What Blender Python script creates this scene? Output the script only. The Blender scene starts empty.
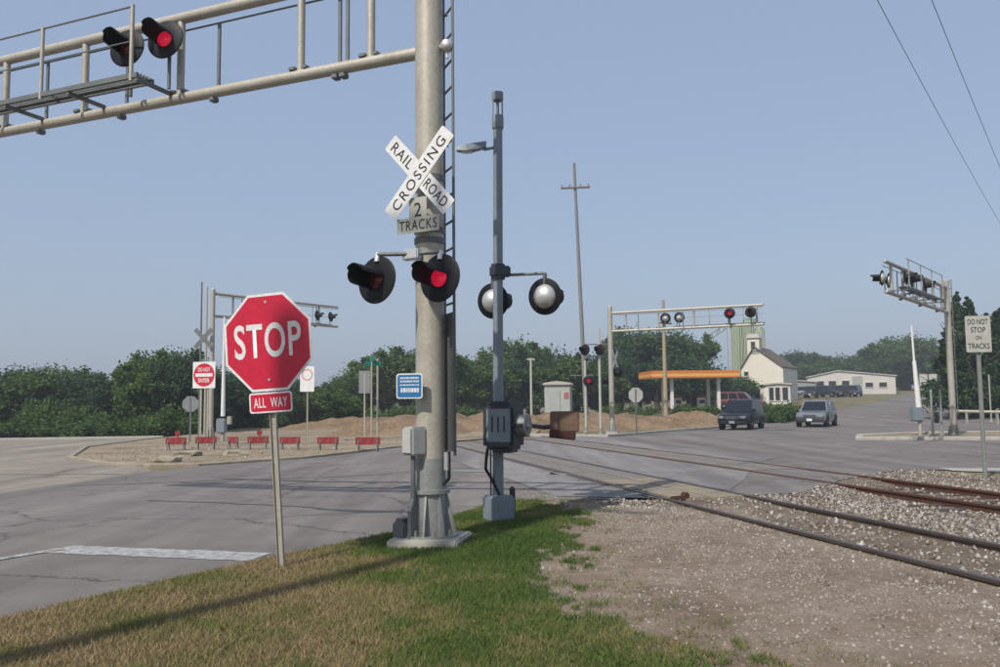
import bpy, bmesh, math, random
import numpy as np
from mathutils import Vector, Matrix
R = math.radians
random.seed(7); rng = np.random.default_rng(7)
S = bpy.context.scene
COL = S.collection

# ------------------------------------------------------------------ camera
EYE = 1.7; F = 0.85; PITCH = R(4.67); ROLL = R(0.6)
cd = bpy.data.cameras.new('camera'); cam = bpy.data.objects.new('camera', cd); COL.objects.link(cam)
cd.sensor_width = 36; cd.lens = 36 * F; cd.clip_start = 0.05; cd.clip_end = 4000
cam.matrix_world = Matrix.Translation((0, 0, EYE)) @ Matrix.Rotation(R(90) + PITCH, 4, 'X') @ Matrix.Rotation(-ROLL, 4, 'Z')
S.camera = cam
S.render.resolution_x, S.render.resolution_y = 1024, 683

# ------------------------------------------------------------------ sky, sun, exposure
ELEV = R(47); TRAVEL = Vector((0.55, 0.835, 0)).normalized()          # the way shadows fall on the ground
w = bpy.data.worlds.new('World'); S.world = w; w.use_nodes = True
nt = w.node_tree; nt.nodes.clear()
sky = nt.nodes.new('ShaderNodeTexSky'); sky.sky_type = 'NISHITA'; sky.sun_disc = False
sky.sun_elevation = ELEV; sky.sun_rotation = math.atan2(-TRAVEL.x, -TRAVEL.y)
sky.air_density = 1.3; sky.dust_density = 2.5; sky.ozone_density = 2.0
haz = nt.nodes.new('ShaderNodeMix'); haz.data_type = 'RGBA'
haz.inputs['Factor'].default_value = 0.62; haz.inputs['B'].default_value = (3.35, 4.15, 5.85, 1)
bg = nt.nodes.new('ShaderNodeBackground'); bg.inputs['Strength'].default_value = 0.118
out = nt.nodes.new('ShaderNodeOutputWorld')
nt.links.new(sky.outputs[0], haz.inputs['A']); nt.links.new(haz.outputs['Result'], bg.inputs['Color']); nt.links.new(bg.outputs[0], out.inputs[0])
sd = bpy.data.lights.new('sun', 'SUN'); sd.energy = 4.3; sd.angle = R(0.6); sd.color = (1, 0.94, 0.85)
so = bpy.data.objects.new('sun', sd); COL.objects.link(so)
so.rotation_euler = Vector((TRAVEL.x * math.cos(ELEV), TRAVEL.y * math.cos(ELEV), -math.sin(ELEV))).to_track_quat('-Z', 'Y').to_euler()
so.location = (-10, -15, 25)
V = S.view_settings; V.view_transform = 'Standard'; V.look = 'None'; V.exposure = 0; V.gamma = 1; V.use_curve_mapping = False

# ------------------------------------------------------------------ site layout helpers
def ray(px, py):                                                      # direction of a sight line (photograph pixels, 1000 wide)
    u, v = (px - 500) / 850, -(py - 333.5) / 850
    c, s = math.cos(ROLL), math.sin(ROLL)
    u, v = u * c + v * s, -u * s + v * c
    return Vector((u, math.cos(PITCH) - v * math.sin(PITCH), math.sin(PITCH) + v * math.cos(PITCH)))
def at(px, py, Y):
    d = ray(px, py); t = Y / d.y; return Vector((d.x * t, Y, EYE + d.z * t))
def smooth(t):
    t = min(1, max(0, t)); return t * t * (3 - 2 * t)
TD = Vector((-0.240, 0.971)); TN = Vector((0.971, 0.240))             # railway direction and its normal
RAILS = (5.92, 7.36, 9.95, 11.39)
def Q(x, y): return TN.x * x + TN.y * y
def H(x, y):                                                          # lie of the land
    q = Q(x, y); d = max(0, 5.2 - q, q - 12.2)
    z = 0.12 * (1 - smooth(d / 5))
    if y > 55: z += 0.028 * (y - 55) * smooth((x / y - 0.12) / 0.15)
    return z
def ground(px, py):
    z = 0
    for _ in range(4):
        d = ray(px, py); t = (z - EYE) / d.z; x, y = d.x * t, d.y * t; z = H(x, y)
    return Vector((x, y, z))
def foot(px, Y):
    x = at(px, 415, Y).x; return Vector((x, Y, H(x, Y)))

# ------------------------------------------------------------------ materials
MATS = {}
def nodes(name):
    m = bpy.data.materials.new(name); m.use_nodes = True; MATS[name] = m
    n = m.node_tree.nodes; l = m.node_tree.links
    return m, n, l, n['Principled BSDF']
def ramp(n, stops):
    r = n.new('ShaderNodeValToRGB'); e = r.color_ramp.elements
    while len(e) < len(stops): e.new(0.5)
    for k, (p, c) in enumerate(stops): e[k].position = p; e[k].color = (*c, 1)
    return r
def tex(n, l, scale, detail=4, rough=0.6, co=None, kind='ShaderNodeTexNoise'):
    t = n.new(kind)
    t.inputs['Scale'].default_value = scale
    if kind == 'ShaderNodeTexNoise': t.inputs['Detail'].default_value = detail; t.inputs['Roughness'].default_value = rough
    if co: l.new(co, t.inputs['Vector'])
    return t
def mixc(n, l, f, a, b, blend='MIX'):
    m = n.new('ShaderNodeMix'); m.data_type = 'RGBA'; m.blend_type = blend
    for k, v in (('Factor', f), ('A', a), ('B', b)):
        if isinstance(v, (int, float)): m.inputs[k].default_value = v
        elif isinstance(v, tuple): m.inputs[k].default_value = (*v, 1)
        else: l.new(v, m.inputs[k])
    return m.outputs['Result']
def bump(n, l, b, h, strength, dist=0.01):
    k = n.new('ShaderNodeBump'); k.inputs['Strength'].default_value = strength; k.inputs['Distance'].default_value = dist
    l.new(h, k.inputs['Height']); l.new(k.outputs[0], b.inputs['Normal'])
def M(name, col, rough=0.6, metal=0.0, dirt=(0.5, 0.5, 0.5), amount=0.35, scale=4, bmp=0.0, spec=0.4):
    """painted / metal / stone surface with grime blotches and fine wear"""
    if name in MATS: return MATS[name]
    m, n, l, b = nodes(name)
    co = n.new('ShaderNodeTexCoord').outputs['Object']
    t = tex(n, l, scale, 6, 0.65, co); t2 = tex(n, l, scale * 9, 3, 0.6, co)
    r = ramp(n, [(0.38, (0, 0, 0)), (0.72, (1, 1, 1))]); l.new(t.outputs[0], r.inputs[0])
    k = n.new('ShaderNodeMath'); k.operation = 'MULTIPLY'; k.inputs[1].default_value = amount; l.new(r.outputs[0], k.inputs[0])
    c = mixc(n, l, k.outputs[0], col, tuple(a * d for a, d in zip(col, dirt)))
    r2 = ramp(n, [(0.3, (0.86,) * 3), (0.7, (1.08,) * 3)]); l.new(t2.outputs[0], r2.inputs[0])
    l.new(mixc(n, l, 1.0, c, r2.outputs[0], 'MULTIPLY'), b.inputs['Base Color'])
    b.inputs['Roughness'].default_value = rough; b.inputs['Metallic'].default_value = metal; b.inputs['Specular IOR Level'].default_value = spec
    if bmp: bump(n, l, b, t2.outputs[0], bmp)
    return m
def lamp_mat(name, col, strength):
    m, n, l, b = nodes(name)
    t = tex(n, l, 60, 2, 0.5, n.new('ShaderNodeTexCoord').outputs['Object'])
    r = ramp(n, [(0.3, tuple(c * 0.7 for c in col)), (0.7, col)]); l.new(t.outputs[0], r.inputs[0])
    l.new(r.outputs[0], b.inputs['Base Color']); l.new(r.outputs[0], b.inputs['Emission Color'])
    b.inputs['Emission Strength'].default_value = strength; b.inputs['Roughness'].default_value = 0.25
    return m
GALV = M('galvanised', (0.42, 0.395, 0.335), 0.5, 0.25, (0.72, 0.68, 0.6), 0.5, 2.5, 0.05)
GALVD = M('galvanised_dark', (0.16, 0.17, 0.17), 0.55, 0.3, (0.6, 0.6, 0.55), 0.5, 3)
GALVB = M('galvanised_weathered', (0.30, 0.31, 0.295), 0.5, 0.3, (0.55, 0.55, 0.5), 0.6, 5, 0.05)
ALU = M('aluminium', (0.62, 0.62, 0.60), 0.45, 0.6, (0.6, 0.6, 0.6), 0.3, 6)
BLACK = M('black_paint', (0.011, 0.012, 0.014), 0.5, 0, (1.8, 1.8, 1.8), 0.4, 5, 0, 0.15)
WHITE = M('white_sheeting', (0.70, 0.70, 0.69), 0.45, 0, (0.78, 0.75, 0.68), 0.35, 3)
WHITED = M('dusty_white', (0.42, 0.42, 0.38), 0.6, 0, (0.75, 0.72, 0.65), 0.5, 4)
RED = M('sign_red', (0.52, 0.014, 0.045), 0.38, 0, (0.7, 0.7, 0.7), 0.25, 2.5)
INK = M('ink_black', (0.02, 0.02, 0.02), 0.6)
BLUE = M('sign_blue', (0.02, 0.16, 0.36), 0.45)
GREEN = M('sign_green', (0.01, 0.16, 0.11), 0.45)
SIGNBACK = M('sign_back', (0.30, 0.31, 0.31), 0.5, 0.5)
CONC = M('concrete', (0.40, 0.38, 0.33), 0.85, 0, (0.6, 0.58, 0.52), 0.6, 5, 0.4)
RUST = M('rust', (0.10, 0.045, 0.028), 0.8, 0.2, (0.5, 0.45, 0.4), 0.6, 8, 0.3)
RAILTOP = M('rail_head', (0.13, 0.10, 0.085), 0.4, 0.6, (0.5, 0.45, 0.4), 0.5, 6)
WOOD = M('weathered_wood', (0.15, 0.115, 0.085), 0.85, 0, (0.55, 0.5, 0.45), 0.7, 6, 0.4)
TIE = M('tie_wood', (0.075, 0.058, 0.045), 0.9, 0, (0.6, 0.6, 0.6), 0.6, 6, 0.5)
GREYBOX = M('grey_enamel', (0.20, 0.24, 0.27), 0.5, 0.1, (0.6, 0.6, 0.55), 0.4, 4)
DARKBOX = M('charcoal_enamel', (0.035, 0.042, 0.05), 0.45, 0.1, (1.6, 1.6, 1.6), 0.4, 4)
REDLIT = lamp_mat('red_lens_lit', (0.75, 0.01, 0.05), 0.55)
REDOFF = M('red_lens_dark', (0.10, 0.008, 0.012), 0.2)
BARRED = M('barricade_red', (0.27, 0.028, 0.028), 0.5, 0, (0.5, 0.45, 0.4), 0.5, 5)
RUBBER = M('rubber', (0.02, 0.02, 0.02), 0.85)
GLASS = M('car_glass', (0.012, 0.018, 0.025), 0.12, 0, (1, 1, 1), 0.1, 2, 0, 0.35)
CHROME = M('chrome', (0.6, 0.6, 0.62), 0.18, 0.9)

# ------------------------------------------------------------------ mesh builder
class MB:
    def __init__(s, X=None): s.v = []; s.f = []; s.X = X or Matrix()
    def add(s, vs, fs, X=None):
        o = len(s.v); T = s.X @ X if X is not None else s.X
        s.v += [T @ Vector(p) for p in vs]; s.f += [tuple(i + o for i in f) for f in fs]; return s
    def box(s, c, d, X=None, bev=0.0):
        x, y, z = (k / 2 for k in d)
        if bev <= 0:
            vs = [(i * x, j * y, k * z) for i in (-1, 1) for j in (-1, 1) for k in (-1, 1)]
            fs = [(0, 1, 3, 2), (4, 6, 7, 5), (0, 4, 5, 1), (2, 3, 7, 6), (0, 2, 6, 4), (1, 5, 7, 3)]
        else:
            b = bmesh.new(); bmesh.ops.create_cube(b, size=1)
            for q in b.verts: q.co = Vector((q.co.x * d[0], q.co.y * d[1], q.co.z * d[2]))
            bmesh.ops.bevel(b, geom=b.edges[:], offset=bev, segments=2, affect='EDGES')
            b.verts.index_update(); vs = [q.co.copy() for q in b.verts]; fs = [tuple(q.index for q in f.verts) for f in b.faces]; b.free()
        T = Matrix.Translation(c)
        return s.add(vs, fs, X @ T if X is not None else T)
    def tube(s, a, b, r0, r1=None, n=12, cap=True):
        a, b = Vector(a), Vector(b); r1 = r0 if r1 is None else r1
        q = (b - a).to_track_quat('Z', 'Y').to_matrix(); vs = []
        for p, r in ((a, r0), (b, r1)):
            for k in range(n):
                t = 2 * math.pi * k / n; vs.append(p + q @ Vector((r * math.cos(t), r * math.sin(t), 0)))
        fs = [(k, (k + 1) % n, n + (k + 1) % n, n + k) for k in range(n)]
        if cap: fs += [tuple(range(n))[::-1], tuple(range(n, 2 * n))]
        return s.add(vs, fs)
    def pipe(s, pts, r, n=8):
        for a, b in zip(pts, pts[1:]): s.tube(a, b, r, None, n)
        return s
    def lathe(s, prof, n=24, X=None):                                 # (radius, z) pairs round local Z
        vs = [(r * math.cos(2 * math.pi * k / n), r * math.sin(2 * math.pi * k / n), z) for r, z in prof for k in range(n)]
        fs = [(i * n + k, i * n + (k + 1) % n, (i + 1) * n + (k + 1) % n, (i + 1) * n + k) for i in range(len(prof) - 1) for k in range(n)]
        if prof[0][0] > 1e-4: fs.append(tuple(range(n))[::-1])
        if prof[-1][0] > 1e-4: fs.append(tuple(range((len(prof) - 1) * n, len(prof) * n)))
        return s.add(vs, fs, X)
    def prism(s, poly, t, X=None):                                    # outline in local XZ, thickness along local Y, front face at y = +t
        n = len(poly)
        vs = [(x, 0, z) for x, z in poly] + [(x, t, z) for x, z in poly]
        fs = [tuple(range(n)), tuple(range(n, 2 * n))[::-1]] + [(k, k + n, (k + 1) % n + n, (k + 1) % n) for k in range(n)]
        return s.add(vs, fs, X)
    def build(s, name, mat, parent=None, smooth_=False, bevel=0):
        me = bpy.data.meshes.new(name); me.from_pydata([tuple(p) for p in s.v], [], s.f); me.update()
        b = bmesh.new(); b.from_mesh(me); bmesh.ops.recalc_face_normals(b, faces=b.faces[:]); b.to_mesh(me); b.free()
        return link(name, me, mat, parent, smooth_)
def link(name, me, mat, parent=None, smooth_=False):
    if mat: me.materials.clear(); me.materials.append(mat)
    if smooth_:
        me.polygons.foreach_set('use_smooth', [True] * len(me.polygons))
        if hasattr(me, 'set_sharp_from_angle'): me.set_sharp_from_angle(angle=R(38))
    o = bpy.data.objects.new(name, me); COL.objects.link(o)
    if parent: o.parent = parent
    return o
def tag(o, label, cat, group=None):
    o['label'] = label; o['category'] = cat
    if group: o['group'] = group
    return o
def thing(name, label, cat, loc=(0, 0, 0), rz=0.0, group=None):
    o = bpy.data.objects.new(name, None); COL.objects.link(o); o.empty_display_size = 0.2
    o.location = loc; o.rotation_euler = (0, 0, rz)
    return tag(o, label, cat, group)
def struct(o): o['kind'] = 'structure'; return o
def stuff(o): o['kind'] = 'stuff'; return o
def dup(root, loc, rz=0.0, scale=1.0, label=None):
    def cp(o, par):
        c = o.copy(); COL.objects.link(c); c.parent = par
        for ch in o.children: cp(ch, c)
        return c
    r = cp(root, None); r.location = loc; r.rotation_euler = (0, 0, rz); r.scale = scale if hasattr(scale, '__len__') else (scale,) * 3
    if label: r['label'] = label
    return r
def ngon(n, r, rot=0.0): return [(r * math.cos(rot + 2 * math.pi * k / n), r * math.sin(rot + 2 * math.pi * k / n)) for k in range(n)]
def rrect(w, h, r, k=4):
    p = []
    for cx, cz, a in ((w / 2 - r, h / 2 - r, 0), (-w / 2 + r, h / 2 - r, 90), (-w / 2 + r, -h / 2 + r, 180), (w / 2 - r, -h / 2 + r, 270)):
        p += [(cx + r * math.cos(R(a + 90 * i / k)), cz + r * math.sin(R(a + 90 * i / k))) for i in range(k + 1)]
    return p
def ry(a): return Matrix.Rotation(a, 4, 'Y')
def lettering(name, s, width, height, X, mat, parent, bold=0.012, gap=1.0):
    """raised sheet lettering: reads along local -X -> seen from +Y; X places its centre on the sign face"""
    cu = bpy.data.curves.new('t', 'FONT'); cu.body = s; cu.size = 1; cu.offset = bold; cu.extrude = 0.0; cu.resolution_u = 5; cu.space_character = gap
    to = bpy.data.objects.new('t', cu); COL.objects.link(to)
    dg = bpy.context.evaluated_depsgraph_get(); me = bpy.data.meshes.new_from_object(to.evaluated_get(dg))
    bpy.data.objects.remove(to); bpy.data.curves.remove(cu)
    co = np.empty(len(me.vertices) * 3); me.vertices.foreach_get('co', co); co = co.reshape(-1, 3)
    lo, hi = co.min(0), co.max(0); c = (lo + hi) / 2
    out = [X @ Vector((-(p[0] - c[0]) / (hi[0] - lo[0]) * width, 0, (p[1] - c[1]) / (hi[1] - lo[1]) * height)) for p in co]
    me.vertices.foreach_set('co', np.array(out).ravel()); me.name = name; me.update()
    return link(name, me, mat, parent)

# ------------------------------------------------------------------ ground surfaces
def inside(poly, x, y):
    x = np.asarray(x); y = np.asarray(y); r = np.zeros(x.shape, bool); n = len(poly); j = n - 1
    for i in range(n):
        xi, yi = poly[i]; xj, yj = poly[j]
        c = ((yi > y) != (yj > y)) & (x < (xj - xi) * (y - yi) / (yj - yi + 1e-12) + xi); r ^= c; j = i
    return r
def wobble(poly, step=0.5, amp=0.08, seed=1):
    rr = random.Random(seed); o = []
    for (a, b), (c, d) in zip(poly, poly[1:] + poly[:1]):
        L = math.hypot(c - a, d - b); n = max(1, min(60, int(L / step)))
        for k in range(n):
            t = k / n; e = amp if k else amp * 0.3
            o.append((a + (c - a) * t + rr.uniform(-e, e), b + (d - b) * t + rr.uniform(-e, e)))
    return o
def sheet(name, poly, zf, mat, step=1.0, lim=None, parent=None):
    b = bmesh.new(); vs = [b.verts.new((x, y, 0)) for x, y in poly]; f = b.faces.new(vs)
    bmesh.ops.triangulate(b, faces=[f])
    xs = [p[0] for p in poly]; ys = [p[1] for p in poly]
    x0, x1, y0, y1 = max(min(xs), -22), min(max(xs), 32), max(min(ys), -2), min(max(ys), 62)
    for ax, a, c in ((0, x0, x1), (1, y0, y1)):
        k = a
        while k < c:
            no = (1, 0, 0) if ax == 0 else (0, 1, 0)
            bmesh.ops.bisect_plane(b, geom=b.verts[:] + b.edges[:] + b.faces[:], plane_co=(k, k, 0), plane_no=no); k += step
    for a in (70, 85, 100, 120, 140, 170):
        if max(ys) > a: bmesh.ops.bisect_plane(b, geom=b.verts[:] + b.edges[:] + b.faces[:], plane_co=(0, a, 0), plane_no=(0, 1, 0))
    for v in b.verts: v.co.z = zf(v.co.x, v.co.y)
    bmesh.ops.recalc_face_normals(b, faces=b.faces[:])
    if sum(f.normal.z for f in b.faces) < 0: bmesh.ops.reverse_faces(b, faces=b.faces[:])
    me = bpy.data.meshes.new(name); b.to_mesh(me); b.free()
    return link(name, me, mat, parent)

def asphalt(name, c0, c1, streak=0.35, crack=0.6, rotz=R(-31)):
    m, n, l, b = nodes(name); g = n.new('ShaderNodeTexCoord').outputs['Object']
    big = tex(n, l, 0.22, 5, 0.6, g); fine = tex(n, l, 38, 3, 0.7, g); mid = tex(n, l, 1.6, 6, 0.7, g)
    mp = n.new('ShaderNodeMapping'); mp.inputs['Rotation'].default_value = (0, 0, -rotz); mp.inputs['Scale'].default_value = (1.1, 0.05, 1); l.new(g, mp.inputs[0])
    st = tex(n, l, 1.0, 4, 0.6, mp.outputs[0])
    r = ramp(n, [(0.3, c0), (0.7, c1)]); l.new(big.outputs[0], r.inputs[0])
    rs = ramp(n, [(0.35, (1 - streak,) * 3), (0.62, (1.1,) * 3)]); l.new(st.outputs[0], rs.inputs[0])
    c = mixc(n, l, 1.0, r.outputs[0], rs.outputs[0], 'MULTIPLY')
    rf = ramp(n, [(0.25, (0.72,) * 3), (0.75, (1.25,) * 3)]); l.new(fine.outputs[0], rf.inputs[0])
    c = mixc(n, l, 0.8, c, rf.outputs[0], 'MULTIPLY')
    rm = ramp(n, [(0.3, (0.85,) * 3), (0.7, (1.12,) * 3)]); l.new(mid.outputs[0], rm.inputs[0])
    c = mixc(n, l, 1.0, c, rm.outputs[0], 'MULTIPLY')
    v = n.new('ShaderNodeTexVoronoi'); v.feature = 'DISTANCE_TO_EDGE'; v.inputs['Scale'].default_value = 0.28
    ad = n.new('ShaderNodeVectorMath'); ad.operation = 'MULTIPLY_ADD'; ad.inputs[1].default_value = (0.9, 0.9, 0); l.new(mid.outputs[1], ad.inputs[0]); l.new(g, ad.inputs[2]); l.new(ad.outputs[0], v.inputs['Vector'])
    rc = ramp(n, [(0.0, (1 - crack,) * 3), (0.008, (1, 1, 1))]); l.new(v.outputs['Distance'], rc.inputs[0])
    c = mixc(n, l, 1.0, c, rc.outputs[0], 'MULTIPLY')
    l.new(c, b.inputs['Base Color']); b.inputs['Roughness'].default_value = 0.88; b.inputs['Specular IOR Level'].default_value = 0.25
    bump(n, l, b, fine.outputs[0], 0.5, 0.006); return m
def earth(name, stops, scale=0.8, fine=30, bmp=0.8, dist=0.02):
    m, n, l, b = nodes(name); g = n.new('ShaderNodeTexCoord').outputs['Object']
    t = tex(n, l, scale, 8, 0.7, g); f = tex(n, l, fine, 4, 0.75, g); t3 = tex(n, l, scale * 6, 5, 0.7, g)
    r = ramp(n, stops); l.new(t.outputs[0], r.inputs[0])
    rf = ramp(n, [(0.3, (0.6,) * 3), (0.72, (1.35,) * 3)]); l.new(f.outputs[0], rf.inputs[0])
    c = mixc(n, l, 0.9, r.outputs[0], rf.outputs[0], 'MULTIPLY')
    r3 = ramp(n, [(0.3, (0.8,) * 3), (0.7, (1.18,) * 3)]); l.new(t3.outputs[0], r3.inputs[0])
    l.new(mixc(n, l, 1.0, c, r3.outputs[0], 'MULTIPLY'), b.inputs['Base Color'])
    b.inputs['Roughness'].default_value = 0.95; b.inputs['Specular IOR Level'].default_value = 0.15
    bump(n, l, b, f.outputs[0], bmp, dist); return m
ASPH = asphalt('asphalt', (0.150, 0.133, 0.124), (0.200, 0.179, 0.165), 0.22)
ASPHL = asphalt('asphalt_pale', (0.22, 0.19, 0.155), (0.28, 0.245, 0.20), 0.25, 0.4)
ASPHX = asphalt('asphalt_patch', (0.19, 0.177, 0.17), (0.25, 0.235, 0.225), 0.3, 0.3, R(14))
DIRT = earth('dry_ground', [(0.3, (0.10, 0.10, 0.05)), (0.5, (0.17, 0.15, 0.085)), (0.7, (0.24, 0.20, 0.13))], 0.25, 20)
TURF = earth('turf_soil', [(0.32, (0.075, 0.085, 0.032)), (0.5, (0.15, 0.12, 0.06)), (0.7, (0.19, 0.145, 0.08))], 0.7, 45)
PATH = earth('gravelly_dirt', [(0.32, (0.17, 0.125, 0.088)), (0.5, (0.26, 0.20, 0.15)), (0.7, (0.33, 0.275, 0.22))], 1.1, 55, 1.0, 0.02)
BALL = earth('ballast_bed', [(0.3, (0.14, 0.105, 0.075)), (0.55, (0.22, 0.175, 0.13)), (0.75, (0.29, 0.25, 0.205))], 1.2, 40, 1.0, 0.03)
ISLE = earth('island_soil', [(0.3, (0.15, 0.13, 0.08)), (0.5, (0.27, 0.215, 0.15)), (0.7, (0.33, 0.27, 0.20))], 0.5, 18)
MOUND = earth('orange_soil', [(0.3, (0.17, 0.14, 0.075)), (0.5, (0.27, 0.185, 0.115)), (0.72, (0.32, 0.235, 0.165))], 0.6, 7, 1.0, 0.15)

# ground sheet to the horizon
def land():
    def axis(lo, hi, f0, f1, st):
        a = [f0 + k * st for k in range(int((f1 - f0) / st) + 1)]
        k, d = a[-1], st
        while k < hi: d *= 1.35; k += d; a.append(k)
        k, d = f0, st
        while k > lo: d *= 1.35; k -= d; a.insert(0, k)
        return a
    xs = axis(-1500, 1500, -24, 32, 0.8); ys = axis(-300, 2500, -6, 66, 0.8)
    def z(x, y):
        q = Q(x, y); c = 0.13 * smooth((q - 4.9) / 0.5) * smooth((13.7 - q) / 0.5) * smooth((float(np.interp(q, (5.86, 8.45, 10.75, 13.26, 16.3), (12.9, 13.0, 15.0, 16.5, 16.85))) + 0.4 - (TD.x * x + TD.y * y)) / 1.2) if y < 400 else 0
        far = smooth((y - 300) / 300)
        return H(x, min(y, 240)) * (1 - far) - 0.02 - 0.03 * smooth((y - 30) / 15) - c
    vs = [(x, y, z(x, y)) for y in ys for x in xs]; n = len(xs)
    fs = [(j * n + i, j * n + i + 1, (j + 1) * n + i + 1, (j + 1) * n + i) for j in range(len(ys) - 1) for i in range(n - 1)]
    me = bpy.data.meshes.new('ground'); me.from_pydata(vs, [], fs); return struct(link('ground', me, DIRT))
land()
ROAD = [(-10.8, -5.2), (-4.05, 7.01), (-3.41, 8.16), (-2.5, 9.72), (-1.33, 11.5), (-0.49, 13.16), (0.15, 15.3), (1.82, 15.9), (2.6, 13.9), (5.08, 14.66), (6.84, 17.12), (8.91, 19.22), (11.76, 20.26),
        (22, 22.5), (34, 30), (40, 48), (36, 62), (52, 90), (92, 150), (100, 170), (78, 160), (44, 100), (21, 64), (13.65, 53.3), (8.82, 47.0), (6.6, 43.5), (4.86, 39.6), (1.87, 39.8), (-1.3, 35.84), (-3.75, 31.75),
        (-6.36, 27.09), (-8.58, 24.42), (-9.17, 22.38), (-10.09, 17.29), (-21, 0), (-24, -5.2)]
struct(sheet('road', wobble(ROAD, 0.8, 0.06), H, ASPH, 1.0))
SIDE = [(-24, -4), (-10.0, 17.2), (-9.1, 22.38), (-9.9, 24.0), (-14.5, 28.5), (-17.5, 36), (-18.4, 46.4), (-27, 45.6), (-48, 43), (-90, 36), (-60, 0)]
struct(sheet('side_road', SIDE, lambda x, y: H(x, y) - 0.006, ASPHL, 1.2))
def strip(name, pts, wd, zf, mat, cls=struct, off=0.0, parent=None):
    L = []; Rr = []
    for k, p in enumerate(pts):
        a = Vector(pts[max(0, k - 1)]); c = Vector(pts[min(len(pts) - 1, k + 1)]); d = (c - a).normalized(); n = Vector((-d.y, d.x)) * wd / 2
        L.append((p[0] + n.x, p[1] + n.y)); Rr.append((p[0] - n.x, p[1] - n.y))
    o = sheet(name, wobble(L + Rr[::-1], 0.12, 0.022, len(pts)) if wd > 0.3 else L + Rr[::-1], lambda x, y: zf(x, y) + off, mat, 1.0, parent=parent)
    return cls(o) if cls else o
def paint(name, worn):
    m, n, l, b = nodes(name); g = n.new('ShaderNodeTexCoord').outputs['Object']
    t = tex(n, l, 9, 6, 0.75, g); r = ramp(n, [(worn - 0.14, (0.16, 0.155, 0.15)), (worn + 0.12, (0.42, 0.42, 0.41))]); l.new(t.outputs[0], r.inputs[0])
    l.new(r.outputs[0], b.inputs['Base Color']); b.inputs['Roughness'].default_value = 0.85; return m
PAINT = paint('worn_road_paint', 0.50); PAINTW = paint('very_worn_road_paint', 0.58)
strip('stop_line', [(-5.35, 10.40), (-4.0, 10.05), (-2.72, 9.72)], 0.50, H, PAINT, struct, 0.006)
strip('centre_line', [(-13.5, -3.5), (-8.2, 5.2), (-5.75, 9.6), (-5.3, 10.4)], 0.14, H, PAINT, struct, 0.010)
strip('lane_line', [(-13.6, 22.3), (-9.7, 21.85)], 0.16, H, PAINT, struct, 0.006)
strip('crosswalk_line', [(-1.2, 20.5), (1.2, 19.0), (2.6, 17.6)], 0.35, H, PAINTW, struct, 0.008)
strip('edge_line', [(9.0, 44.0), (12.8, 49.5), (17.5, 56), (24, 66)], 0.14, H, PAINTW, struct, 0.006)
strip('edge_line', [(-7.2, 22.6), (-4.5, 27.3), (-2.0, 31.6)], 0.14, H, PAINTW, struct, 0.006)
TAR = M('crack_sealer', (0.045, 0.043, 0.043), 0.6, 0, (1.7, 1.7, 1.7), 0.6, 3)
strip('sealed_crack', wobble([(-6.4, 15.6), (-4.89, 15.11), (-3.4, 14.45), (-2.2, 13.5), (-1.2, 13.3)], 0.4, 0.05)[:-8] + [(-1.2, 13.3)], 0.09, H, TAR, struct, 0.004)
strip('sealed_crack', [(-9.4, 18.6), (-6.5, 19.6), (-3.0, 20.3), (0.4, 21.6), (3.0, 22.9)], 0.07, H, TAR, struct, 0.004)

# verge, dirt and ballast
GRASS = [(-12.0, -4.8), (-4.15, 7.0), (-3.5, 8.1), (-2.55, 9.75), (-1.4, 11.4), (-0.5, 13.1), (-0.1, 14.0), (0.4, 13.6), (0.75, 13.0), (0.7, 11.2), (0.35, 9.4), (0.2, 7.9), (0.45, 7.1), (0.75, 6.4), (1.1, 5.6), (2.3, 3.0), (3.4, -4.8)]
struct(sheet('grass_verge', wobble(GRASS, 0.22, 0.13, 3), lambda x, y: H(x, y) + 0.003, TURF, 0.8))
DIRTP = [(-0.55, 13.2), (0.0, 14.6), (0.5, 16.2), (2.4, 16.4), (3.5, 14.2), (3.6, 10.8), (5.0, 4.6), (6.6, -2), (2.8, -2), (1.6, 3.0), (0.6, 5.6), (-0.1, 7.9), (0.0, 9.6), (0.3, 11.2), (0.3, 12.7)]
struct(sheet('dirt_path', wobble(DIRTP, 0.3, 0.08, 5), lambda x, y: H(x, y) - 0.004 - 0.03 * smooth((Q(x, y) - 4.6) / 0.8), PATH, 0.6))
def zb(x, y):
    q = Q(x, y); s = TD.x * x + TD.y * y; e = float(np.interp(q, (5.86, 8.45, 10.75, 13.26, 16.3), (12.9, 13.0, 15.0, 16.5, 16.85)))
    return H(x, y) - 0.012 - (0.045 + 0.045 * smooth((q - 8.2) / 1.2) - 0.09 * smooth((q - 12.6) / 1.0)) * smooth((e - 0.1 - s) / 1.4)
def on(q, s): return (TN.x * q + TD.x * s, TN.y * q + TD.y * s)
BAL = [on(4.75, -6), on(4.75, 14.4), on(5.6, 14.4), on(7.5, 14.2), on(9.2, 16.4), on(10.7, 17.6), on(12.0, 19.2), on(14.0, 18.4), on(14.0, -6)]
struct(sheet('ballast', wobble(BAL, 0.4, 0.06, 8), zb, BALL, 0.5))
BAL2 = [on(4.6, 33), on(4.2, 45), on(4.0, 130), on(13.4, 130), on(13.2, 45), on(13, 37)]
struct(sheet('ballast', BAL2, lambda x, y: H(x, y) - 0.015, BALL, 2.0))
struct(sheet('sidewalk_strip', [(10.4, 20.4), (22, 22.8), (34, 30.3), (36, 29.5), (23, 21.2), (12.5, 18.9), (10.2, 19.4)], lambda x, y: H(x, y) + 0.004, CONC, 1.0))

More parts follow.
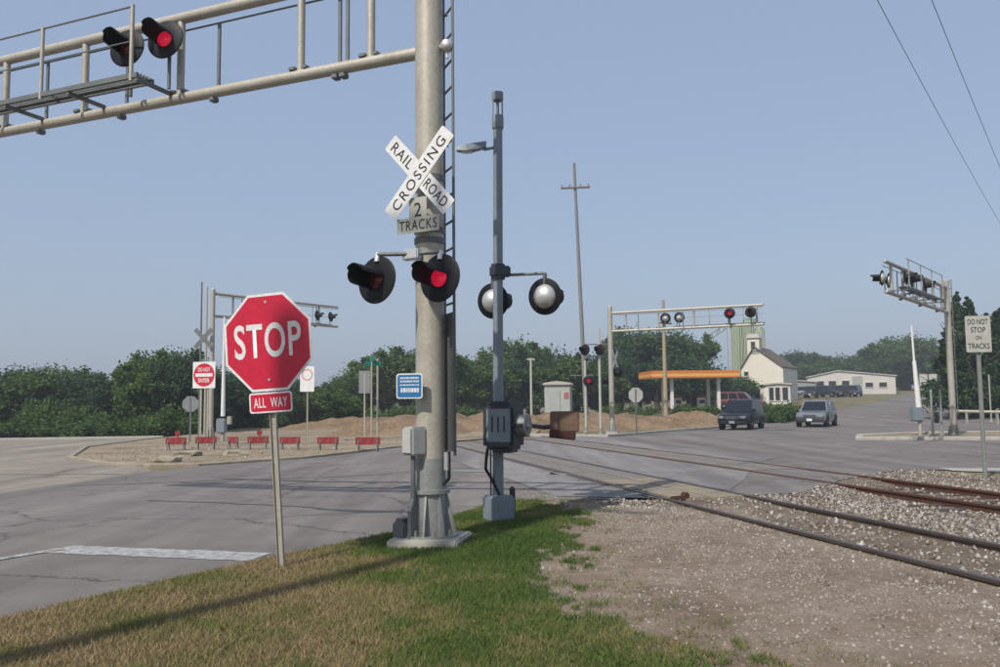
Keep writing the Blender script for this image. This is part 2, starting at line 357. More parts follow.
def kerb(name, pts, wd=0.18, ht=0.13, mat=CONC, closed=False):
    mb = MB(); P = [Vector(p) for p in pts]; rows = []
    for k, p in enumerate(P):
        a = P[k - 1] if (k or closed) else p; c = P[(k + 1) % len(P)] if (k < len(P) - 1 or closed) else p
        d = (c - a).normalized(); n = Vector((-d.y, d.x)) * wd / 2; z = H(p.x, p.y)
        rows.append([(p.x - n.x, p.y - n.y, z - 0.2), (p.x - n.x, p.y - n.y, z + ht - 0.02), (p.x - n.x * 0.75, p.y - n.y * 0.75, z + ht), (p.x + n.x * 0.75, p.y + n.y * 0.75, z + ht), (p.x + n.x, p.y + n.y, z + ht - 0.02), (p.x + n.x, p.y + n.y, z - 0.2)])
    vs = [v for r in rows for v in r]; N = len(rows)
    fs = [(i * 6 + k, i * 6 + k + 1, ((i + 1) % N) * 6 + k + 1, ((i + 1) % N) * 6 + k) for i in range(N if closed else N - 1) for k in range(5)]
    mb.add(vs, fs); return struct(mb.build(name, mat))
KERBD = M('dusty_kerb', (0.32, 0.275, 0.215), 0.9, 0, (0.5, 0.47, 0.42), 0.8, 1.5, 0.5)
kerb('kerb', [(-18.4, 46.4), (-17.5, 36), (-14.5, 28.8), (-11.6, 25.4), (-9.9, 24.35), (-8.7, 24.5), (-6.36, 27.2), (-3.75, 31.8), (-2.9, 33.2)], 0.22, 0.075, KERBD)
kerb('kerb', [(-90, 36.2), (-48, 43.2), (-27, 45.8), (-18.4, 46.7)], 0.5, 0.1)
kerb('kerb', [(0.6, 41.4), (1.9, 39.9), (4.86, 39.6), (6.6, 43.5), (8.82, 47.1), (13.6, 53.4), (20.8, 64)], 0.25, 0.12)
ISL = [(15.0, 35.9), (17.4, 35.4), (20.1, 34.7), (24.0, 34.2), (27.5, 35.2), (28.2, 38.5), (25.0, 40.8), (19.5, 40.6), (16.2, 38.6)]
struct(sheet('traffic_island', ISL, lambda x, y: H(x, y) + 0.09, ISLE, 1.0)); kerb('kerb', ISL, 0.35, 0.13, CONC, True)
ISLL = [(-18.2, 46.2), (-17.3, 36), (-14.4, 28.9), (-11.5, 25.6), (-9.9, 24.6), (-8.75, 24.7), (-6.5, 27.4), (-4.0, 31.8), (-3.0, 33.4), (-1.0, 37.2), (1.6, 40.6), (3, 60), (-4, 90), (-20, 90), (-19, 60)]
struct(sheet('dirt_lot', ISLL, lambda x, y: H(x, y) + 0.03, ISLE, 1.0))

# ------------------------------------------------------------------ stones, grass blades, weeds
def vnoise(x, y, s, seed):
    r = np.random.default_rng(seed); g = r.random((64, 64)); u, v = x / s % 64, y / s % 64
    i, j = u.astype(int), v.astype(int); a, b = u - i, v - j; a = a * a * (3 - 2 * a); b = b * b * (3 - 2 * b); i2, j2 = (i + 1) % 64, (j + 1) % 64
    return (g[i, j] * (1 - a) + g[i2, j] * a) * (1 - b) + (g[i, j2] * (1 - a) + g[i2, j2] * a) * b
def scatter(poly, n, keep=None):
    xs = [p[0] for p in poly]; ys = [p[1] for p in poly]
    x = rng.uniform(min(xs), max(xs), n); y = rng.uniform(min(ys), max(ys), n)
    k = inside(poly, x, y)
    if keep is not None: k &= keep(x, y)
    return x[k], y[k]
def np_mesh(name, v, f, mat, attr=None):
    me = bpy.data.meshes.new(name); nv, nf, k = len(v), len(f), f.shape[1]
    me.vertices.add(nv); me.vertices.foreach_set('co', v.astype(np.float32).ravel())
    me.loops.add(nf * k); me.loops.foreach_set('vertex_index', f.astype(np.int32).ravel())
    me.polygons.add(nf); me.polygons.foreach_set('loop_start', np.arange(0, nf * k, k, dtype=np.int32))
    if attr is not None:
        a = me.attributes.new('tone', 'FLOAT', 'POINT'); a.data.foreach_set('value', attr.astype(np.float32))
    me.update(calc_edges=True); me.validate(); return link(name, me, mat)
def tone_mat(name, stops, rough=0.9, trans=0.0):
    m, n, l, b = nodes(name); a = n.new('ShaderNodeAttribute'); a.attribute_name = 'tone'
    r = ramp(n, stops); l.new(a.outputs['Fac'], r.inputs[0]); l.new(r.outputs[0], b.inputs['Base Color'])
    b.inputs['Roughness'].default_value = rough; b.inputs['Specular IOR Level'].default_value = 0.2
    if trans:
        t = n.new('ShaderNodeBsdfTranslucent'); l.new(r.outputs[0], t.inputs[0]); mx = n.new('ShaderNodeMixShader'); mx.inputs[0].default_value = trans
        l.new(b.outputs[0], mx.inputs[1]); l.new(t.outputs[0], mx.inputs[2]); l.new(mx.outputs[0], n['Material Output'].inputs[0])
    return m
STONE = tone_mat('stones', [(0.0, (0.10, 0.078, 0.06)), (0.35, (0.21, 0.175, 0.145)), (0.7, (0.32, 0.29, 0.26)), (1.0, (0.46, 0.43, 0.40))])
Hv = np.vectorize(H); zbv = np.vectorize(zb)
def stones(name, x, y, z, s0, s1, mean=0.5, dev=0.24):
    n = len(x); base = np.array([(1, 0, 0), (-1, 0, 0), (0, 1, 0), (0, -1, 0), (0, 0, 0.8), (0, 0, -0.5)])
    fc = np.array([(0, 2, 4), (2, 1, 4), (1, 3, 4), (3, 0, 4), (2, 0, 5), (1, 2, 5), (3, 1, 5), (0, 3, 5)])
    sz = s0 + (s1 - s0) * rng.random(n) ** 2.2
    P = base[None] * (0.6 + 0.8 * rng.random((n, 6, 1))) + rng.normal(0, 0.22, (n, 6, 3))
    a = rng.uniform(0, 6.28, n); c, s = np.cos(a), np.sin(a)
    X = P[:, :, 0] * c[:, None] - P[:, :, 1] * s[:, None]; Y = P[:, :, 0] * s[:, None] + P[:, :, 1] * c[:, None]
    v = np.stack([X, Y, P[:, :, 2]], 2) * sz[:, None, None] + np.stack([x, y, z + sz * 0.15], 1)[:, None]
    f = (fc[None] + (np.arange(n) * 6)[:, None, None]).reshape(-1, 3)
    return stuff(np_mesh(name, v.reshape(-1, 3), f, STONE, np.repeat(np.clip(rng.normal(mean, dev, n), 0, 1), 6)))
def k_ball(x, y):
    q = TN.x * x + TN.y * y; d = np.ones_like(x)
    d = np.where((q > 5.7) & (q < 7.55), 0.32, d); d = np.where((q > 10.0) & (q < 11.35), 0.35, d)
    for r_ in RAILS: d = np.where(abs(q - r_) < 0.075, 0, d)
    e = np.interp(q, (5.86, 8.45, 10.75, 13.26, 16.3), (12.9, 13.0, 15.0, 16.5, 16.85)) - (TD.x * x + TD.y * y)
    d *= np.clip(1.25 - y / 26, 0.35, 1) * np.clip((e + 0.25) / 0.35, 0.0, 1); return rng.random(len(x)) < d
x, y = scatter(BAL, 120000, k_ball); o = stones('ballast_stones', x, y, zbv(x, y), 0.016, 0.042); tag(o, 'grey crushed stone ballast heaped beside and between the rails', 'ballast')
def k_dirt(x, y):
    q = TN.x * x + TN.y * y; p = np.clip((q - 1.2) / 2.8, 0.33, 1) ** 1.3 * (0.35 + 1.1 * vnoise(x + 30, y + 30, 0.5, 21))
    p = np.where((y > 12.6) & (y < 16), np.maximum(p, 0.55), p); return rng.random(len(x)) < p
x, y = scatter(DIRTP, 190000, k_dirt); o = stones('loose_gravel', x, y, Hv(x, y) - 0.014 - 0.03 * np.clip((TN.x * x + TN.y * y - 4.6) / 0.8, 0, 1), 0.005, 0.024, 0.45, 0.17); tag(o, 'loose pale gravel strewn over the bare dirt path', 'gravel')
x, y = scatter([(-14.4, 29), (-11.5, 25.8), (-9.9, 24.8), (-8.75, 24.9), (-4.2, 31.8), (-1.2, 37), (-12, 44), (-16, 42)], 3500); o = stones('rubble', x, y, Hv(x, y) + 0.02, 0.012, 0.055); tag(o, 'scattered pale rubble on the dirt lot with the red barricades', 'rubble')

BLADE = tone_mat('grass_blades', [(0.0, (0.06, 0.115, 0.022)), (0.35, (0.12, 0.165, 0.04)), (0.6, (0.235, 0.205, 0.085)), (1.0, (0.34, 0.245, 0.14))], 0.8, 0.25)
def dryness(x, y):
    d = 0.5 * vnoise(x + 50, y + 50, 0.8, 1) + 0.3 * vnoise(x + 50, y + 50, 0.3, 2) + 0.2 * vnoise(x + 50, y + 50, 0.1, 4); d = 0.5 + (d - 0.5) * 1.5
    near_path = np.clip(1 - np.hypot(x - 0.1, (y - 10.0) * 0.5) / 2.3, 0, 1)          # lush round the two masts
    low_right = np.clip(1 - np.hypot(x - 0.5, y - 5.6) / 1.5, 0, 1)
    return np.clip(0.22 + 0.75 * d + 0.10 * np.clip((-x - 0.6) / 2, -1, 1) - 0.62 * near_path - 0.34 * low_right, 0, 1)
def blades(name, x, y, z, h0, h1, wd, tone):
    n = len(x); a = rng.uniform(0, 6.28, n); h = rng.uniform(h0, h1, n); lean = rng.normal(0, 0.6, (n, 2)) * h[:, None]
    dx, dy = np.cos(a) * wd, np.sin(a) * wd
    v = np.stack([np.stack([x - dx, y - dy, z], 1), np.stack([x + dx, y + dy, z], 1), np.stack([x + lean[:, 0], y + lean[:, 1], z + h], 1)], 1)
    return stuff(np_mesh(name, v.reshape(-1, 3), np.arange(n * 3).reshape(-1, 3), BLADE, np.repeat(np.clip(tone + rng.normal(0, 0.13, n), 0, 1), 3)))
VIS = [(-4.15, 6.9), (-2.55, 9.72), (-1.4, 11.4), (-0.5, 13.1), (0.05, 14.3), (0.65, 14.0), (1.2, 13.0), (1.1, 11.2), (0.75, 9.4), (0.58, 7.9), (0.85, 7.1), (1.15, 6.4), (1.5, 5.6), (1.9, 4.4), (-3.4, 4.4), (-5.0, 5.5)]
x = rng.uniform(-5.5, 2.6, 420000); y = rng.uniform(4.3, 14.6, 420000)
k = inside(VIS, x + np.where(x > -0.2, (vnoise(x + 40, y + 40, 0.3, 31) + vnoise(x + 40, y + 40, 0.09, 32) - 0.85) * 0.75, 0), y); x, y = x[k], y[k]; t = dryness(x, y); edge = np.clip(t + 0.25 * vnoise(x + 9, y + 9, 0.15, 5), 0, 2); k = rng.random(len(x)) < np.clip(1.25 - 0.75 * t, 0.25, 1)
x, y, t = x[k], y[k], t[k]
o = blades('grass', x, y, Hv(x, y) + 0.008, 0.018, 0.055, 0.0042, t); tag(o, 'short patchy grass, green by the masts and straw brown elsewhere', 'grass')
x, y = scatter([(-0.5, 13.0), (0.0, 15.0), (1.2, 15.2), (1.6, 13.2), (1.5, 11), (1.2, 9.0), (1.3, 7.2), (1.9, 6.0), (2.6, 5.0), (1.0, 4.6), (0.3, 8)], 26000, lambda x, y: vnoise(x + 20, y + 20, 0.22, 9) * 0.6 + vnoise(x + 20, y + 20, 0.6, 10) * 0.4 > 0.56)
o = blades('path_weeds', x, y, Hv(x, y) - 0.02, 0.02, 0.07, 0.005, np.full(len(x), 0.42)); tag(o, 'thin weeds creeping from the lawn onto the dirt path', 'weeds')

# ------------------------------------------------------------------ railway tracks
def rail_prof():                                                      # (across, height) below head top at 0
    return [(-0.070, -0.16), (0.070, -0.16), (0.070, -0.148), (0.012, -0.125), (0.010, -0.045), (0.036, -0.034), (0.036, -0.004), (0.030, 0), (-0.030, 0), (-0.036, -0.004), (-0.036, -0.034), (-0.010, -0.045), (-0.012, -0.125), (-0.070, -0.148)]
def track(idx, q0, q1, label):
    t = thing('railway_track', label, 'railway track', (*on((q0 + q1) / 2, 12), 0))
    base = Vector(t.location)
    ss = [-6 + k for k in range(0, 50)] + [46, 52, 60, 75, 95, 130]
    for q in (q0, q1):
        mb = MB(); pr = rail_prof(); vs = []
        for s in ss:
            for u, z in pr:
                p = on(q + u, s); vs.append((p[0] - base.x, p[1] - base.y, H(*on(q, s)) + 0.022 + z))
        n = len(pr); mb.add(vs, [(i * n + k, i * n + (k + 1) % n, (i + 1) * n + (k + 1) % n, (i + 1) * n + k) for i in range(len(ss) - 1) for k in range(n)])
        ra = mb.build('rail', RAILTOP if idx == 0 else RUST, t)
    me = None
    s = -5.0
    while s < 12.6 + 2.0 * idx:
        c = on((q0 + q1) / 2, s); z = H(*c) - (0.085 if idx == 0 else 0.095)
        if me is None:
            ob = MB().box((0, 0, -0.08), (2.6, 0.22, 0.17), None, 0.012).build('tie', TIE, t); me = ob.data
        else: ob = link('tie', me, None, t)
        ob.location = (c[0] - base.x + random.uniform(-.04, .04), c[1] - base.y, z + random.uniform(-.012, .012)); ob.rotation_euler = (0, 0, math.atan2(TN.y, TN.x) + random.uniform(-.02, .02))
        s += 0.55
    return t
track(0, RAILS[0], RAILS[1], 'worn railway track sunk in dirty gravel, beside the grass verge')
track(1, RAILS[2], RAILS[3], 'rusty red-brown railway track across the heap of grey ballast')
# crossing surface: tan concrete panels between the rails of the near track, pale patch of asphalt between the tracks
PANEL = M('crossing_panel', (0.27, 0.225, 0.165), 0.9, 0, (0.6, 0.58, 0.55), 0.7, 3, 0.4)
PANELG = M('crossing_panel_grey', (0.20, 0.18, 0.16), 0.9, 0, (0.65, 0.63, 0.6), 0.7, 2, 0.4)
ang = math.atan2(TN.y, TN.x)
def lane_patch(name, qa, qb, sa, sb, mat, off):
    P = [on(qa, sa[0]), on(qb, sb[0]), on(qb, sb[1]), on(qa, sa[1])]
    return struct(sheet(name, wobble(P, 0.5, 0.03, int(qa * 10)), lambda x, y: H(x, y) + off, mat, 0.8))
lane_patch('crossing_surface', 7.47, 9.85, (13.6, 31.5), (17.0, 34.5), ASPHX, 0.008)
lane_patch('crossing_surface', 11.55, 12.9, (19.5, 36), (21, 38), ASPHX, 0.008)
lane_patch('crossing_surface', 4.4, 5.74, (13.9, 30), (13.05, 31), ASPHX, 0.008)
cross = thing('level_crossing', 'row of tan concrete panels between the rails where the road crosses', 'level crossing', (*on(6.64, 13), 0))
for tq, s0, s1 in ((6.64, 12.7, 31.5), (10.67, 17.4, 34.8)):
    s = s0
    while s < s1:
        for u in ((-0.31, 0.31)):
            c = on(tq + u, s + 0.9); L = cross.location
            ob = MB().box((0, 0, 0), (0.58, 1.78, 0.16), None, 0.012).build('panel', PANEL if s < s0 + 3 and tq < 8 else PANELG, cross)
            ob.location = (c[0] - L.x, c[1] - L.y, H(*c) - 0.055 + random.uniform(-.004, .004)); ob.rotation_euler = (0, 0, ang)
        s += 1.8
    for q in (tq - 0.66, tq + 0.66):
        mb = MB()
        P = [on(q - 0.035, s0 + 0.4), on(q + 0.035, s0 + 0.4), on(q + 0.035, s1), on(q - 0.035, s1)]
        sh = sheet('flangeway_shade', P, lambda x, y: H(x, y) + 0.012, RUBBER, 1.0, parent=cross); sh.location = (-cross.location.x, -cross.location.y, 0)  # dark strip laid on top stands in for the shaded gap beside the rail
mb = MB(); 
tag(MB(Matrix.Translation((*on(6.1, 12.75), H(*on(6.1, 12.75)) + 0.01)) @ Matrix.Rotation(0.5, 4, 'Z')).box((0, 0, 0), (0.34, 0.12, 0.10), None, 0.02).box((0.13, 0.02, 0.05), (0.08, 0.16, 0.09), None, 0.02).build('rail_joint_block', RUST), 'rusty iron block lying at the start of the crossing panels', 'iron block')

# ------------------------------------------------------------------ signal hardware
def head(parent, p, yaw, lit=False, r=0.285, visor=0.42, back=BLACK, tilt=R(5)):
    """flashing light unit; local +Y is the way it faces"""
    X = Matrix.Translation(p) @ Matrix.Rotation(yaw, 4, 'Z') @ Matrix.Rotation(tilt, 4, 'X') @ Matrix.Rotation(R(-90), 4, 'X')
    d = MB(X).lathe([(0, -0.012), (r * 0.97, -0.012), (r, -0.006), (r, 0.006), (r * 0.95, 0.014), (0.15, 0.016), (0, 0.016)], 32).build('signal_head', BLACK, parent, True)
    MB(X).lathe([(r * 0.66, -0.012), (r * 0.64, -0.03), (r * 0.55, -0.075), (r * 0.38, -0.115), (r * 0.2, -0.135), (0, -0.14)], 24).build('back_housing', back, d, True)
    MB(X).lathe([(0.112, 0.017), (0.112, 0.03), (0.09, 0.05), (0.05, 0.062), (0, 0.066)], 24).build('lens', REDLIT if lit else REDOFF, d, True)
    n = 22; vs = []; fs = []
    for j, (rad, yy) in enumerate(((0.132, 0.018), (0.128, visor * 0.55), (0.122, visor), (0.115, visor), (0.121, visor * 0.55), (0.126, 0.018))):
        for k in range(n + 1):
            a = R(-75) + R(240) * k / n
            L = yy * (1 if abs(a - R(90)) < R(60) else 0.9)
            vs.append((rad * math.cos(a), -rad * math.sin(a), L))
    for j in range(5):
        for k in range(n): i = j * (n + 1) + k; fs.append((i, i + 1, i + n + 2, i + n + 1))
    MB(X).add(vs, fs).build('visor', BLACK, d, True)
    return d
def crossbuck(parent, X, size=1.22, mat=WHITE, text=True, name='crossbuck'):
    h = 0.225
    b1 = MB(X @ ry(R(-47))).prism(rrect(size, h, 0.02), 0.004).build(name, mat, parent)
    b2 = MB(X @ Matrix.Translation((0, 0.007, 0)) @ ry(R(47))).prism(rrect(size, h, 0.02), 0.004).build(name, mat, parent)
    if text:
        T = Matrix.Translation
        lettering('lettering', 'RAIL', 0.40, 0.13, X @ ry(R(-47)) @ T((0.36, 0.0062, 0)), INK, b1, 0.004, 1.15)
        lettering('lettering', 'ROAD', 0.42, 0.13, X @ ry(R(-47)) @ T((-0.36, 0.0062, 0)), INK, b1, 0.004, 1.1)
        lettering('lettering', 'CROSSING', 1.06, 0.13, X @ T((0, 0.007, 0)) @ ry(R(47)) @ T((0, 0.0062, 0)), INK, b2, 0.004, 1.25)
    return b1
def ladder(parent, X, z0, z1, wd=0.36, guard=None):
    la = MB(X)
    for s in (-1, 1): la.tube((s * wd / 2, 0, z0), (s * wd / 2, 0, z1), 0.019, None, 8)
    la = la.build('ladder', GALVD, parent, True); z = z0 + 0.15
    while z < z1:
        MB(X).tube((-wd / 2, 0, z), (wd / 2, 0, z), 0.015, None, 8).build('rung', GALVD, la, True); z += 0.34
    if guard:
        MB(X).box((0, -0.03, sum(guard) / 2), (wd + 0.10, 0.012, guard[1] - guard[0]), None, 0.003).build('climb_guard', GALVD, la)
    return la
def cantilever(loc, ang, label, L, zl, sp, top, heads, webs, near=False, r=0.18, grp=None, backs=BLACK):
    t = thing('cantilever_signal', label, 'railway signal', loc, ang, grp)
    chord = 0.082 if near else 0.075
    m = MB().tube((0, 0, 0.02), (0, 0, top), r, r * 0.97, 32).lathe([(r * 0.985, top), (r * 0.7, top + 0.06), (0, top + 0.09)], 32)
    m.build('mast', GALV, t, True)
    for nm, z in (('lower_chord', zl), ('upper_chord', zl + sp)):
        MB().tube((r * 0.8, 0, z), (L, 0, z), chord, chord * 0.92, 18).lathe([(chord * 0.92, 0), (chord * 0.6, 0.05), (0, 0.065)], 18, Matrix.Translation((L, 0, z)) @ Matrix.Rotation(R(90), 4, 'Y')).build(nm, GALV, t, True)
    for s in webs:
        wbm = MB().tube((s, 0, zl + 0.04), (s, 0, zl + sp - 0.04), 0.055, None, 14).build('web_tube', GALV, t, True)
        MB().box((s + 0.10, 0, zl + 0.09), (0.10, 0.16, 0.05), None, 0.008).box((s - 0.10, 0, zl + 0.09), (0.06, 0.14, 0.05), None, 0.008).build('clamp', GALVD, wbm)
    x0 = 4.15 if near else L * 0.42
    # walkway on the traffic side
    wk = MB()
    for y_ in (0.42, 0.70): wk.box(((x0 + L) / 2, y_, zl + 0.12), (L - x0, 0.045, 0.07))
    wk = wk.build('walkway', GALVD, t)
    k = x0 + 0.02
    while k < L:
        MB().box((k, 0.38, zl + 0.065), (0.05, 0.66, 0.05)).build('bearer', GALVD, wk); k += 1.3
    gr = MB(); yy = 0.465
    while yy < 0.68: gr.box(((x0 + L) / 2, yy, zl + 0.15), (L - x0, 0.012, 0.025)); yy += 0.055
    gr.build('grating', GALVD, wk)
    k = x0 + 0.12
    rl = MB().tube((x0 + 0.12, 0.70, zl + 1.12), (L, 0.70, zl + 1.12), 0.014, None, 8).tube((x0 + 0.12, 0.70, zl + 0.62), (L, 0.70, zl + 0.62), 0.010, None, 8).build('handrail', GALVD, wk, True)
    while k < L + 0.05:
        MB().tube((k, 0.70, zl + 0.05), (k, 0.70, zl + 1.14), 0.030 if near else 0.022, None, 10).build('rail_post', GALV, wk, True); k += 1.75
    # conduit under the upper chord and its hangers
    MB().tube((0.3, -0.10, zl + sp - 0.14), (L, -0.10, zl + sp - 0.14), 0.014, None, 8).build('conduit', GALVD, t, True)
    for s in ([1.28, 1.40, 3.45, 5.2, 6.9] if near else [L * 0.2, L * 0.5, L * 0.8]):
        MB().box((s, -0.11, zl + sp / 2 - 0.05), (0.045, 0.03, sp - 0.16)).box((s, -0.02, zl - 0.10), (0.09, 0.12, 0.07), None, 0.01).build('hanger', GALVD, t)
    for (s, y_, z_, yaw, lit) in heads:
        hd = head(t, (s, y_, zl + z_), yaw, lit, 0.285, 0.40, backs)
        MB().tube((s, y_ * 0.75, zl + 0.05), (s, y_ * 0.75, zl + z_ - 0.1), 0.026, None, 10).build('head_bracket', GALVD, hd, True)
    # base plate, gussets, pad
    bp = MB().lathe([(r * 1.9, 0.08), (r * 1.9, 0.115), (r * 1.2, 0.115)], 24).build('base_plate', GALVB, t)
    for k in range(8):
        a = k * math.pi / 4 + 0.2
        MB(Matrix.Rotation(a, 4, 'Z') @ Matrix.Translation((r * 0.95, 0, 0))).prism([(0, 0.10), (r * 0.85, 0.10), (r * 0.80, 0.17), (0.03, 0.62), (0, 0.62)], 0.022, Matrix.Translation((0, -0.011, 0))).build('gusset', GALVB, t)
    for k in range(8):
        a = k * math.pi / 4 + 0.6
        MB().tube((r * 1.6 * math.cos(a), r * 1.6 * math.sin(a), 0.10), (r * 1.6 * math.cos(a), r * 1.6 * math.sin(a), 0.18), 0.02, None, 6).build('anchor_bolt', GALVB, bp)
    MB(Matrix.Rotation(R(12), 4, 'Z')).box((0, 0, -0.02), (r * 4.7, r * 4.7, 0.22), None, 0.02).build('concrete_pad', CONC, t)
    return t

# near cantilever
A0 = math.atan2(0.387, -0.922)
mz = H(-0.86, 10.42)
nc = cantilever((-0.86, 10.42, mz), A0, 'large grey cantilever railway signal with crossbuck sign on a thick mast by the grass', 10.2, 6.14 - mz, 1.2, 8.3,
    [(4.02, 0.34, 0.74, R(8), True), (4.74, 0.34, 0.74, R(8), False)], [0.85, 1.95, 4.05, 5.95, 7.7, 9.5], True)
inv = Matrix.Translation((-0.86, 10.42, mz)) @ Matrix.Rotation(A0, 4, 'Z'); inv = inv.inverted()
def loc(px, py, Y): return inv @ at(px, py, Y)                        # a place on the near signal, in its own frame
FY = A0 - R(146) ; fy = math.atan2(-0.83, -0.56) - math.pi / 2 - A0   # yaw, in the mast's frame, of everything that faces the oncoming lane
def face(p, yaw): return Matrix.Translation(p) @ Matrix.Rotation(yaw, 4, 'Z')
# sleeve at the bottom, flange ring
MB().lathe([(0.186, 0.62), (0.186, 1.02)], 32).build('base_sleeve', GALVB, nc, True)
MB().lathe([(0.19, 0.60), (0.235, 0.60), (0.235, 0.645), (0.19, 0.645)], 32).build('flange_ring', GALVB, nc, True)
MB().lathe([(0.20, 0.05), (0.195, 0.60)], 32).build('base_sleeve', GALVB, nc, True)
# crossbuck + tracks plate
pc = loc(419, 174, 10.08); cbX = face(pc, fy + R(4)); cb = crossbuck(nc, cbX, 1.27)
pt = loc(418, 225, 10.12); tp = MB(face(pt, fy + R(4))).prism([(-0.31, -0.09), (0.31, -0.09), (0.31, 0.10), (0.13, 0.10), (0.13, 0.34), (-0.13, 0.34), (-0.13, 0.10), (-0.31, 0.10)], 0.004).build('tracks_plate', WHITED, nc)
lettering('lettering', '2', 0.105, 0.17, face(pt, fy + R(4)) @ Matrix.Translation((0, 0.0062, 0.19)), INK, tp, 0.004)
lettering('lettering', 'TRACKS', 0.55, 0.125, face(pt, fy + R(4)) @ Matrix.Translation((0, 0.0062, 0.005)), INK, tp, 0.004, 1.15)
for z_ in (pc.z + 0.02, pt.z - 0.02, pt.z - 0.15):
    MB().lathe([(0.183, z_ - 0.035), (0.192, z_ - 0.035), (0.192, z_ + 0.035), (0.183, z_ + 0.035)], 28).build('clamp_band', GALVD, nc, True)
# flasher pair with crossarm
pr_ = loc(440, 278, 9.98); pl_ = loc(377, 280, 10.12)
for p, lit in ((pr_, True), (pl_, False)):
    hd = head(nc, p, fy, lit, 0.292, 0.42)
    MB().tube(p + Vector((0, 0, 0.22)), p + Vector((0, -0.02, 0.33)), 0.035, None, 12).build('head_bracket', ALU, hd, True)
zc = pl_.z + 0.31
pj = loc(412, 262, 10.1)
MB().tube((pl_.x, pl_.y, zc), (pj.x, pj.y, zc), 0.026, None, 12).tube((pj.x, pj.y, zc), (pr_.x, pr_.y, zc), 0.026, None, 12).tube((pj.x, pj.y, zc), (0, 0, zc), 0.026, None, 12).build('crossarm', GALVD, nc, True)
MB(face((pj.x, pj.y, zc - 0.01), fy)).box((0, 0, 0), (0.24, 0.10, 0.13), None, 0.015).build('junction_fitting', ALU, nc)
# blue notice
pb = loc(409.5, 386, 10.16); bX = face(pb, fy + R(14))
bs = MB(bX).prism(rrect(0.345, 0.30, 0.035), 0.004).build('emergency_notice', WHITE, nc)
MB(bX @ Matrix.Translation((0, 0.0045, 0))).prism(rrect(0.315, 0.27, 0.025), 0.002).build('face_sheet', BLUE, bs)
mk = MB(bX @ Matrix.Translation((0, 0.0072, 0))); rr = random.Random(3)
for row, (z_, hh) in enumerate(((0.095, 0.022), (0.055, 0.022), (0.012, 0.016), (-0.05, 0.05))):
    xx = -0.125
    while xx < 0.12:
        wd_ = rr.uniform(0.008, 0.02) * (1.6 if row == 3 else 1); mk.prism([(xx, z_ - hh / 2), (xx + wd_, z_ - hh / 2), (xx + wd_, z_ + hh / 2), (xx, z_ + hh / 2)], 0.001); xx += wd_ + 0.008
stuff(mk.build('lettering', WHITE, bs))
MB(bX).box((-0.06, -0.05, 0), (0.05, 0.1, 0.22)).build('sign_bracket', GALVD, bs)
# ladder on the right-hand side, with climb guard
lp = loc(450, 400, 10.45); ladX = Matrix.Translation((lp.x, lp.y, 0)) @ Matrix.Rotation(R(-68) - A0, 4, 'Z')
ladder(nc, ladX, 1.05, 8.2, 0.36, (1.1, 2.78))
for z_ in (1.5, 3.4, 4.9, 6.6, 7.9): MB().tube((0, 0, z_), (lp.x, lp.y, z_), 0.018, None, 8).build('ladder_standoff', GALVD, nc, True)
# chord end cap, meter box, conduits
ps = loc(447, 46, 10.3); MB(Matrix.Translation(ps)).lathe([(0, -0.085), (0.05, -0.07), (0.08, -0.03), (0.085, 0.02), (0.06, 0.065), (0, 0.085)], 20).tube((0, 0, -0.06), (0, 0, -0.16), 0.02, None, 8).tube((0, 0, 0), -ps * 0.4 + Vector((0, 0, ps.z * 0.4)), 0.03, None, 8).build('bell', ALU, nc, True)
px_ = loc(413, 441, 10.22); bX = face(px_, fy + R(-12))
bx_ = MB(bX).box((0, -0.02, 0), (0.20, 0.22, 0.34), None, 0.02).build('terminal_box', M('pale_enamel', (0.40, 0.40, 0.38), 0.5), nc)
MB(bX).box((0.0, 0.097, 0), (0.16, 0.012, 0.28), None, 0.004).build('box_door', M('pale_enamel2', (0.46, 0.46, 0.44), 0.5), bx_)
MB().pipe([(px_.x, px_.y, px_.z - 0.16), (px_.x, px_.y, 0.55), (px_.x * 1.15, px_.y * 1.2, 0.40), (px_.x * 1.15, px_.y * 1.2, 0.02)], 0.03).build('conduit', GALVD, nc, True)
pk = loc(404, 527, 10.35); MB(face((pk.x, pk.y, 0.14), fy)).box((0, 0, 0), (0.20, 0.22, 0.26), None, 0.02).box((0, 0.02, 0.15), (0.12, 0.14, 0.05), None, 0.01).build('pull_box', GALVD, nc)
pq = loc(449, 470, 10.3); MB().pipe([(pq.x, pq.y, 1.1), (pq.x, pq.y, 0.78), (pq.x * 0.6, pq.y * 0.6, 0.68)], 0.022).build('cable', RUBBER, nc, True)
MB(face((pq.x * 0.9, pq.y * 0.9, 0.98), fy)).box((0, 0, 0), (0.07, 0.05, 0.22), None, 0.008).build('cable_clip', ALU, nc)

